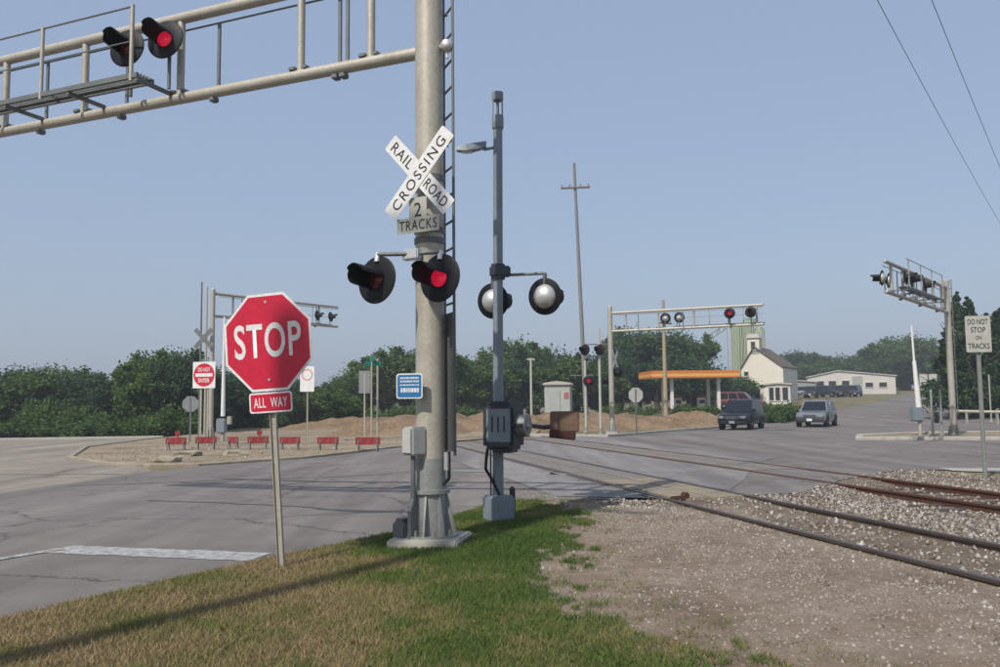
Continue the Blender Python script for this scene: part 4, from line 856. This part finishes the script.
US = 'low leafy shrub along the foot of the roadside wood'
for k in range(20): tree(-18 + k * 11 + random.uniform(-3, 3), random.uniform(398, 424), random.uniform(50, 58), random.uniform(2.4, 4.8), 's', US, 'shrubs along the left wood', 'shrub')
US2 = 'green shrub on the dirt bank behind the barricades'
for k in range(22): tree(225 + k * 13 + random.uniform(-4, 4), random.uniform(402, 411), random.uniform(62, 72), random.uniform(3.5, 5.5), 's', US2, 'shrubs behind the barricades', 'shrub')
US3 = 'bushy weed clump on the roadside bank near the parked vehicles'
for px, ty, Y in ((772, 404, 60), (782, 402, 62), (792, 404, 64), (700, 405, 66), (715, 404, 64), (690, 403, 68), (640, 404, 70), (620, 403, 70)): tree(px, ty, Y, random.uniform(2.2, 3.4), 's', US3, 'weed clumps by the road', 'shrub')

# ------------------------------------------------------------------ dirt banks
def bank(px, Y, wd, dp, ht, seed):
    g = foot(px, Y); n, m = 36, 14; r = np.random.default_rng(seed); vs = []
    for j in range(m + 1):
        for i in range(n + 1):
            u, v = i / n * 2 - 1, j / m * 2 - 1
            e = max(0, 1 - abs(u) ** 2.6) * max(0, 1 - v * v); k = vnoise(np.array([u * 4 + seed]), np.array([v * 3 + 7.0]), 1, seed)[0] * 0.7 + vnoise(np.array([u * 14 + seed]), np.array([v * 9 + 7.0]), 1, seed + 1)[0] * 0.3
            x, y = g.x + u * wd / 2, g.y + v * dp / 2; vs.append((x, y, H(x, y) - 0.08 + e * ht * (0.45 + 0.75 * k)))
    fs = [(j * (n + 1) + i, j * (n + 1) + i + 1, (j + 1) * (n + 1) + i + 1, (j + 1) * (n + 1) + i) for j in range(m) for i in range(n)]
    me = bpy.data.meshes.new('dirt_bank'); me.from_pydata(vs, [], fs); return struct(link('dirt_bank', me, MOUND, None, True))
for a in ((400, 46, 8, 5, 1.1, 3), (440, 50, 9, 6, 1.25, 4), (492, 52, 9, 6, 1.2, 5), (550, 54, 10, 6, 1.25, 6), (610, 56, 10, 6, 1.2, 7), (665, 57, 9, 5, 1.2, 8), (350, 60, 11, 6, 0.8, 9), (705, 60, 6, 4, 1.0, 10)): bank(*a)

# ------------------------------------------------------------------ utility poles and wires
def pole(loc, h, lab, arms, lean=0.0, r=0.16, mat=WOOD, ang=0.0):
    t = thing('utility_pole', lab, 'utility pole', loc, ang); t.rotation_euler = (0, lean, ang)
    MB().tube((0, 0, -0.5), (0, 0, h), r, r * 0.6, 14).build('post', mat, t, True)
    for z, wd in arms:
        a = MB().box((0, -0.12, z), (wd, 0.09, 0.11)).build('crossarm', WOOD, t)
        for s in (-1, -0.4, 0.4, 1): MB(Matrix.Translation((s * (wd / 2 - 0.08), -0.12, z + 0.05))).lathe([(0.02, 0), (0.02, 0.06), (0.05, 0.08), (0.035, 0.14), (0.05, 0.16), (0, 0.2)], 10).build('insulator', GALVD, a, True)
    return t
b_ = foot(586.5, 55); tp_ = at(574, 163, 55)
t_ = pole(b_, (tp_ - b_).length, 'very tall slender utility pole with small crossarm, leaning slightly', [((tp_ - b_).length - 1.7, 1.9)], 0.0, 0.15, M('pale_pole', (0.20, 0.20, 0.20), 0.8))
t_.rotation_euler = (0, math.atan2(tp_.x - b_.x, tp_.z - b_.z), 0)
b_ = foot(666, 66); pole(b_, at(665, 300, 66).z - b_.z, 'tan wooden utility pole standing before the orange fuel canopy', [(7.6, 1.6)], 0, 0.19, M('tan_pole', (0.36, 0.29, 0.19), 0.85), R(40))
# roadside pole behind the viewer: carries the wires overhead, its shadow lies across the verge
PB = Vector((-8.92, -2.54, 0)); WD = Vector((0.572, 0.82, 0)).normalized(); WN = Vector((WD.y, -WD.x, 0))
up = pole(PB, 20.3, 'wooden utility pole with a grey drum added to shade the stop sign, its shadow lying across the grass verge', [(20.0, 2.1)], 0, 0.19, WOOD, math.atan2(WN.y, WN.x))
MB(Matrix.Translation((-0.68, 0.05, 15.9))).lathe([(0.20, 0), (0.23, 0.03), (0.23, 0.72), (0.2, 0.78), (0.08, 0.84), (0, 0.85)], 20).tube((0.2, 0, 0.4), (0.66, 0, 0.4), 0.03, None, 8).tube((0.08, 0.05, 0.8), (0.10, 0.05, 1.0), 0.03, None, 8).build('added_transformer', GALVB, up, True)  # unseen drum added up here to throw shade on the stop sign
PE = PB + WD * 125; PE.z = H(PE.x, PE.y)
pole(PE, 18.3, 'far roadside wooden utility pole at the end of the overhead wires', [(18.0, 2.1)], 0, 0.19, WOOD, math.atan2(WN.y, WN.x))
for u0, u1, z0, z1, lab in ((-0.97, -0.97, 20.2, 18.2, 'thin dark overhead wire running along the road, the lower of two'), (0.97, 0.97, 20.2, 18.2, 'thin dark overhead wire running along the road, the upper of two')):
    a = PB + WN * u0 + Vector((0, 0, z0)); c = PE + WN * u1 + Vector((0, 0, z1)); m = MB()
    pts = [a.lerp(c, k / 40) - Vector((0, 0, 1.0 * 4 * (k / 40) * (1 - k / 40))) for k in range(41)]
    tag(m.pipe(pts, 0.016, 6).build('overhead_wire', INK), lab, 'wire')

# ------------------------------------------------------------------ vehicles
def car(label, loc, rz, paint, suv=True, name='parked_car', L=4.5, W=1.82, Ht=1.76):
    """local -Y is the front; origin under the middle"""
    t = thing(name, label, 'car', loc, rz)
    hw = W / 2; belt = Ht * 0.60; hood = Ht * (0.57 if suv else 0.52); bot = 0.30; f = -L / 2; r = L / 2
    st = [(f, bot + 0.16, hood * 0.74, 0.86), (f + 0.10, bot, hood * 0.86, 0.94), (f + 0.55, bot, hood * 0.97, 1.0), (f + 1.25, bot, hood, 1.0), (f + 1.4, bot, belt, 1.0), (r - 0.5, bot, belt, 1.0), (r - 0.1, bot, belt * 0.98, 0.96), (r, bot + 0.12, belt * 0.8, 0.9)]
    vs = []; 
    for y, zb_, zt_, k in st: vs += [(-hw * k * 0.94, y, zb_), (-hw * k, y, zb_ + 0.18), (-hw * k, y, zt_ * 0.8), (-hw * k * 0.95, y, zt_ - 0.03), (-hw * k * 0.80, y, zt_), (hw * k * 0.80, y, zt_), (hw * k * 0.95, y, zt_ - 0.03), (hw * k, y, zt_ * 0.8), (hw * k, y, zb_ + 0.18), (hw * k * 0.94, y, zb_)]
    n = 10; fs = [(i * n + k, i * n + (k + 1) % n, (i + 1) * n + (k + 1) % n, (i + 1) * n + k) for i in range(len(st) - 1) for k in range(n)] + [tuple(range(n))[::-1], tuple(range((len(st) - 1) * n, len(st) * n))]
    MB().add(vs, fs).build('body', paint, t, True)
    y0, y1 = f + (1.25 if suv else 1.15), (r - 0.12 if suv else r - 0.6); ty0, ty1 = y0 + (0.55 if suv else 0.8), y1 - (0.25 if suv else 0.7); wt = hw * 0.76
    cab = [(-hw * 0.93, y0, belt - 0.03), (hw * 0.93, y0, belt - 0.03), (hw * 0.93, y1, belt - 0.03), (-hw * 0.93, y1, belt - 0.03), (-wt, ty0, Ht - 0.05), (wt, ty0, Ht - 0.05), (wt, ty1, Ht - 0.05), (-wt, ty1, Ht - 0.05), (-wt * 0.9, ty0 + 0.15, Ht), (wt * 0.9, ty0 + 0.15, Ht), (wt * 0.9, ty1 - 0.15, Ht), (-wt * 0.9, ty1 - 0.15, Ht)]
    MB().add(cab, [(0, 1, 5, 4), (1, 2, 6, 5), (2, 3, 7, 6), (3, 0, 4, 7), (4, 5, 9, 8), (5, 6, 10, 9), (6, 7, 11, 10), (7, 4, 8, 11), (8, 9, 10, 11)]).build('cabin', paint, t)
    def pane(nm, a, b, c, d, parent=t):
        P = [Vector(k) for k in (a, b, c, d)]; cen = sum(P, Vector()) / 4; nrm = (P[1] - P[0]).cross(P[3] - P[0]).normalized()
        if nrm.dot(cen - Vector((0, 0, belt))) < 0: nrm = -nrm
        q = [cen + (p - cen) * 0.90 + nrm * 0.008 for p in P]; MB().add(q + [p - nrm * 0.006 for p in q], [(0, 1, 2, 3), (4, 5, 6, 7), (0, 1, 5, 4), (1, 2, 6, 5), (2, 3, 7, 6), (3, 0, 4, 7)]).build(nm, GLASS, parent)
    C = [Vector(c) for c in cab]
    pane('windscreen', C[0], C[1], C[5], C[4]); pane('rear_window', C[2], C[3], C[7], C[6])
    for a, b, c, d in ((1, 2, 6, 5), (3, 0, 4, 7)):
        mids = [(C[a].lerp(C[b], k), C[d].lerp(C[c], k)) for k in (0, 0.36, 0.68, 1)]
        for (p0, q0), (p1, q1) in zip(mids, mids[1:]): pane('side_window', p0, p1, q1, q0)
    for s in (-1, 1):
        hl = MB().box((s * hw * 0.70, f + 0.045, hood * 0.72), (0.30, 0.10, 0.17), None, 0.03).build('headlight', CHROME, t)
        MB().box((s * hw * 0.98, f + 1.62, belt + 0.06), (0.20, 0.10, 0.14), None, 0.03).build('door_mirror', paint, t)
        MB().box((s * hw * 0.72, r - 0.02, belt * 0.8), (0.2, 0.06, 0.22), None, 0.02).build('tail_light', REDOFF, t)
        for y in (f + 0.85, r - 0.85):
            X = Matrix.Translation((s * (hw - 0.10), y, 0.35)) @ Matrix.Rotation(R(90) * s, 4, 'Y')
            MB(X @ Matrix.Translation((0, 0, 0.07))).lathe([(0, 0.028), (0.43, 0.028), (0.43, 0.034), (0, 0.034)], 20).build('wheel_arch', RUBBER, t)
            wh = MB(X).lathe([(0.2, -0.11), (0.33, -0.11), (0.35, -0.08), (0.35, 0.09), (0.33, 0.115), (0.2, 0.115)], 24).build('wheel', RUBBER, t, True)
            MB(X).lathe([(0.205, 0.05), (0.205, 0.112), (0.17, 0.10), (0.06, 0.118), (0, 0.118)], 16).build('rim', ALU, wh, True)
    MB().box((0, f + 0.01, hood * 0.70), (W * 0.42, 0.06, 0.20), None, 0.02).build('grille', BLACK if suv else CHROME, t)
    for k in range(4): MB().box((0, f - 0.022, hood * 0.70 - 0.07 + 0.047 * k), (W * 0.40, 0.012, 0.014)).build('grille_bar', CHROME, t)
    MB().box((0, f + 0.0, bot + 0.15), (W * 0.92, 0.16, 0.18), None, 0.04).build('front_bumper', DARKBOX if suv else paint, t); MB().box((0, r, bot + 0.15), (W * 0.92, 0.14, 0.18), None, 0.04).build('rear_bumper', DARKBOX, t)
    MB().box((0, f - 0.085, bot + 0.16), (0.32, 0.012, 0.15), None, 0.004).build('licence_plate', WHITE, t)
    if suv:
        for s in (-1, 1): MB().tube((s * wt * 0.86, ty0 + 0.2, Ht + 0.05), (s * wt * 0.86, ty1 - 0.2, Ht + 0.05), 0.02, None, 8).build('roof_rail', DARKBOX, t, True)
    return t
def carpaint(n, c, m=0.3): return M(n, c, 0.25, m, (0.8, 0.8, 0.8), 0.25, 3, 0, 0.6)
g = ground(742, 429); car('dark blue-black boxy sport utility vehicle coming off the far road', g, R(-31), carpaint('navy_paint', (0.014, 0.018, 0.026)), True, 'sport_utility_vehicle', 4.1, 1.82, 1.76)
g = ground(817, 422.5); car('silver-grey car following behind the dark sport utility vehicle', g, R(-32), carpaint('silver_paint', (0.30, 0.32, 0.34), 0.6), True, 'silver_car', 4.2, 1.82, 1.66)
g = foot(741, 84); car('red car parked behind the dark sport utility vehicle', g, R(65), carpaint('red_paint', (0.22, 0.05, 0.06)), True, 'parked_car', 4.6, 1.85, 1.7)
for px, Y, c, lab in ((803, 128, (0.35, 0.36, 0.38), 'pale grey car parked in front of the low lean-to shed'), (812, 126, (0.05, 0.05, 0.05), 'black car parked left of the long pale shed'), (828, 130, (0.03, 0.035, 0.04), 'dark car parked against the long pale shed'), (845, 131, (0.06, 0.03, 0.025), 'brown car parked against the long pale shed'), (854, 132, (0.02, 0.02, 0.025), 'black car parked near the middle of the long pale shed')):
    car(lab, foot(px, Y), R(random.uniform(-40, 40)), carpaint('paint_%d' % px, c), True, 'parked_car', 4.4, 1.8, 1.7)

# ------------------------------------------------------------------ buildings
CREAM = M('cream_stucco', (0.68, 0.64, 0.55), 0.85, 0, (0.8, 0.78, 0.72), 0.5, 0.8); OFFW = M('off_white_metal', (0.52, 0.50, 0.46), 0.6, 0, (0.8, 0.78, 0.74), 0.5, 0.5)
ROOFB = M('brown_roof', (0.13, 0.10, 0.08), 0.8); ROOFG = M('pale_roof', (0.42, 0.40, 0.37), 0.7, 0, (0.8, 0.78, 0.75), 0.4, 0.4); SILO = M('silo_green', (0.24, 0.30, 0.20), 0.6, 0.1, (0.75, 0.75, 0.7), 0.5, 0.5); WIN = M('dark_window', (0.03, 0.035, 0.04), 0.2)
def gable(label, loc, rz, W, D, eave, peak, wall, roof, off=0.0, name='building', over=0.25):
    t = thing(name, label, 'building', loc, rz)
    P = [(-W / 2, -1.5), (W / 2, -1.5), (W / 2, eave), (off, peak), (-W / 2, eave)]
    MB().prism(P, D).build('wall', wall, t)
    rf = MB()
    for (xa, za), (xb, zb_) in (((-W / 2 - over, eave - over * (peak - eave) / (W / 2 + off)), (off, peak)), ((off, peak), (W / 2 + over, eave - over * (peak - eave) / (W / 2 - off)))):
        rf.prism([(xa, za + 0.02), (xb, zb_ + 0.02), (xb, zb_ + 0.18), (xa, za + 0.18)], D + 0.5, Matrix.Translation((0, -0.25, 0)))
    rf.build('roof', roof, t); return t
def opening(t, x, z, w_, h_, mat=WIN, y=-0.02, nm='window'):
    o = MB().box((x, y, z), (w_, 0.10, h_)).build(nm, mat, t)
    fr = MB()
    for s in (-1, 1): fr.box((x + s * (w_ / 2 + 0.05), y - 0.02, z), (0.10, 0.14, h_ + 0.2)); fr.box((x, y - 0.02, z + s * (h_ / 2 + 0.05)), (w_, 0.14, 0.10))
    fr.build('frame', OFFW, o); return o
g = foot(763.5, 110); el = gable('cream gabled grain store with a small cupola on its ridge', g, R(-30), 5.3, 9, at(745, 368, 110).z - g.z, at(755, 347, 110).z - g.z, CREAM, ROOFB, -0.9, 'grain_store', 0.1)
pk = at(755, 347, 110).z - g.z
cu = MB().box((-1.0, 0.75, pk + 0.15), (1.5, 1.5, 2.2)).build('cupola', CREAM, el)
MB().prism([(-1.9, pk + 1.2), (-0.1, pk + 1.2), (-0.4, pk + 1.75), (-1.6, pk + 1.75)], 1.9, Matrix.Translation((0, -0.2, 0))).build('cupola_roof', OFFW, cu)
opening(el, -1.0, pk + 0.2, 0.5, 1.0, y=-0.03); opening(el, -1.2, at(752, 392, 110).z - g.z - 0.3, 1.8, 1.2, y=-0.02, nm='door'); opening(el, 1.5, 1.2, 0.7, 2.2, M('pale_door', (0.5, 0.47, 0.4), 0.7), nm='door'); opening(el, -2.0, 3.6, 0.5, 0.5)
# silos
g = foot(750, 122); si = thing('grain_silos', 'pale green ribbed grain silos rising behind the cream grain store', 'silo', g, 0)
zt = at(750, 321, 122).z - g.z
for x, rr_, hh_ in ((-1.5, 0.8, zt - 1.0), (0.15, 0.85, zt - 0.3), (1.75, 0.75, zt - 1.4)):
    s_ = MB(Matrix.Translation((x, 0, 0))).lathe([(rr_, -1), (rr_, hh_), (rr_ * 0.5, hh_ + 0.5), (0, hh_ + 0.6)], 24).build('silo', SILO, si, True)
    for k in range(12):
        a = 2 * math.pi * k / 12; MB(Matrix.Translation((x, 0, 0))).box((rr_ * math.cos(a), rr_ * math.sin(a), hh_ / 2), (0.12, 0.12, hh_)).build('rib', M('silo_pale', (0.42, 0.45, 0.33), 0.6), s_)
MB().box((0.5, 0, zt - 0.1), (1.3, 1.0, 0.9)).build('head_house', SILO, si)
a_ = Vector((-6.6, -0.4, zt - 3.4)); c_ = Vector((-3.0, -0.4, zt - 1.0)); cv = MB()
for dz in (0, 0.7): cv.tube(a_ + Vector((0, 0, dz)), c_ + Vector((0, 0, dz)), 0.09, None, 6)
for k in range(8): p = a_.lerp(c_, k / 7); cv.tube(p, p + Vector((0.2 * (-1) ** k, 0, 0.7)), 0.06, None, 6)
cv.build('conveyor', GALVD, si)
for k in (0.0, 0.45, 1.0):
    p = a_.lerp(c_, k); MB().tube(p, (p.x, p.y, -1.5), 0.06, None, 6).build('conveyor_leg', GALV, si, True)
# white hut, lean-to, long shed, little pale house
g = foot(779, 100); hu = gable('small flat white hut between the grain store and the shed', g, R(-24), 2.7, 3, 2.2, 2.32, M('hut_white', (0.66, 0.65, 0.62), 0.7), ROOFG, 0, 'hut')
for x, w_ in ((-0.75, 0.5), (-0.05, 0.5), (0.8, 0.6)): opening(hu, x, 1.15, w_, 1.5)
g = foot(852, 150); ls = gable('long low pale metal shed with a shallow gable', g, R(-24), 14.4, 10, at(885, 376, 150).z - g.z - 0.1, at(843, 371, 150).z - g.z, OFFW, ROOFG, -2.0, 'long_shed')
for x in (-5, -3, -0.8, 3, 5.2): opening(ls, x, 1.5, 1.2, 1.6 if x < 3 else 0.8)
opening(ls, 1.1, 1.5, 1.6, 3.0, M('roller_door', (0.32, 0.32, 0.31), 0.6), nm='door')
g = foot(800, 145); gable('low grey lean-to shed joining the long pale shed', g, R(-22), 5.6, 6, 2.1, 2.35, M('grey_wall', (0.26, 0.27, 0.27), 0.7), ROOFG, 0, 'lean_to')
g = foot(557.5, 58); ho = thing('signal_bungalow', 'pale grey equipment bungalow partly hidden behind the gate mechanism', 'equipment hut', g, R(-10)); zt = at(557, 383, 58).z - g.z
MB().box((0, 0.8, zt / 2 - 0.1), (1.75, 1.6, zt), None, 0.03).build('wall', M('pale_siding', (0.40, 0.42, 0.39), 0.6, 0.2), ho)
MB().prism([(-1.0, zt - 0.12), (1.0, zt - 0.12), (0.9, zt + 0.02), (0, zt + 0.14), (-0.9, zt + 0.02)], 1.9, Matrix.Translation((0, -0.15, 0))).build('roof', ROOFG, ho)
MB().box((-0.2, -0.02, zt * 0.45), (0.8, 0.05, zt * 0.8), None, 0.01).build('door', M('bungalow_door', (0.36, 0.38, 0.36), 0.6), ho); MB().box((0.62, -0.03, zt * 0.72), (0.3, 0.03, 0.4)).build('notice', M('rose_board', (0.4, 0.12, 0.12), 0.7), ho)
g = foot(930, 76); bb = thing('display_board', 'pale twin-panel board on posts behind the raised white gate', 'board', g, 0); zt = at(930, 382, 76).z - g.z
for x, w_ in ((-0.42, 0.72), (0.42, 0.72)):
    p_ = MB().box((x, 0, zt), (w_, 0.08, 1.4), None, 0.02).build('panel', OFFW, bb); MB().tube((x, 0.06, -0.3), (x, 0.06, zt), 0.04, None, 8).build('post', GALV, bb, True)
# fuel station
g = foot(697, 76); fs_ = thing('fuel_canopy', 'orange and yellow edged fuel station canopy on white columns', 'canopy', g, R(4))
zt = at(697, 374, 76).z - g.z; ORG = M('canopy_orange', (0.62, 0.19, 0.03), 0.5); YEL = M('canopy_yellow', (0.72, 0.42, 0.12), 0.5)
MB().box((0, 2.5, zt), (7.9, 5.0, 0.62)).build('roof_slab', OFFW, fs_)
for z_, h_, m_ in ((0.19, 0.26, ORG), (-0.06, 0.22, YEL), (-0.24, 0.14, ORG)):
    MB().box((0, -0.03, zt + z_), (7.96, 0.05, h_)).box((-3.98, 2.5, zt + z_), (0.05, 5.02, h_)).box((3.98, 2.5, zt + z_), (0.05, 5.02, h_)).build('fascia', m_, fs_)
for x in (-1.95, 2.35):
    for y in (1.0, 4.0): MB().box((x, y, (zt - 0.3) / 2 - 0.4), (0.28, 0.28, zt - 0.3 + 0.8), None, 0.02).build('column', M('column_white', (0.68, 0.68, 0.66), 0.6), fs_)
for x in (-1.0, 1.2):
    pu = thing('fuel_pump', 'white and red fuel pump under the orange canopy', 'fuel pump', fs_.matrix_basis @ Vector((x, 2.5, 0)), R(4), 'pumps under the canopy')
    b_ = MB().box((0, 0, 0.75), (0.7, 0.5, 1.5), None, 0.04).build('cabinet', OFFW, pu); MB().box((0, -0.26, 1.15), (0.5, 0.02, 0.35)).build('display', WIN, b_); MB().box((0, 0, 1.62), (0.8, 0.55, 0.2), None, 0.03).build('cap', BARRED, pu)
tag(MB(Matrix.Translation(foot(531.5, 60))).tube((0, 0, -0.2), (0, 0, at(531, 358, 60).z), 0.09, 0.075, 10).box((0.0, 0, at(531, 358, 60).z - 0.1), (0.55, 0.1, 0.1)).tube((0, 0, 0), (0, 0, 0.15), 0.16, None, 10).build('vent_pole', WHITED), 'short white pole with a stub crossarm behind the dirt bank', 'pole')
# guard fence to the far right
def gfence():
    t = thing('guard_fence', 'pale low guard rail along the road below the evergreens', 'guard rail', foot(985, 56), 0); L = t.location
    a, c = foot(952, 58) - L, foot(1030, 53) - L
    MB().pipe([a + Vector((0, 0, 0.75)), c + Vector((0, 0, 0.75))], 0.10, 6).build('rail', M('pale_guard', (0.5, 0.47, 0.36), 0.7), t)
    for k in range(6): p = a.lerp(c, k / 5); MB().box((p.x, p.y, p.z + 0.3), (0.12, 0.12, 1.1)).build('post', GALV, t)
    tag(MB(Matrix.Translation(foot(991, 58))).tube((0, 0, -0.2), (0, 0, 3.2), 0.05, None, 8).tube((0, 0, 0), (0, 0, 0.12), 0.12, None, 8).build('fence_post', GALV), 'slim pale upright post below the evergreens', 'post')
gfence()

# ------------------------------------------------------------------ thin summer haze
m = bpy.data.materials.new('haze'); m.use_nodes = True; n = m.node_tree.nodes; n.clear()
pv = n.new('ShaderNodeVolumePrincipled'); pv.inputs['Color'].default_value = (0.86, 0.90, 0.95, 1); pv.inputs['Density'].default_value = 0.0011; pv.inputs['Anisotropy'].default_value = 0.2
mo = n.new('ShaderNodeOutputMaterial'); m.node_tree.links.new(pv.outputs[0], mo.inputs['Volume'])
stuff(tag(MB().box((40, 130, 12.5), (620, 460, 28)).build('haze', m), 'thin pale summer haze over the whole crossing', 'haze'))
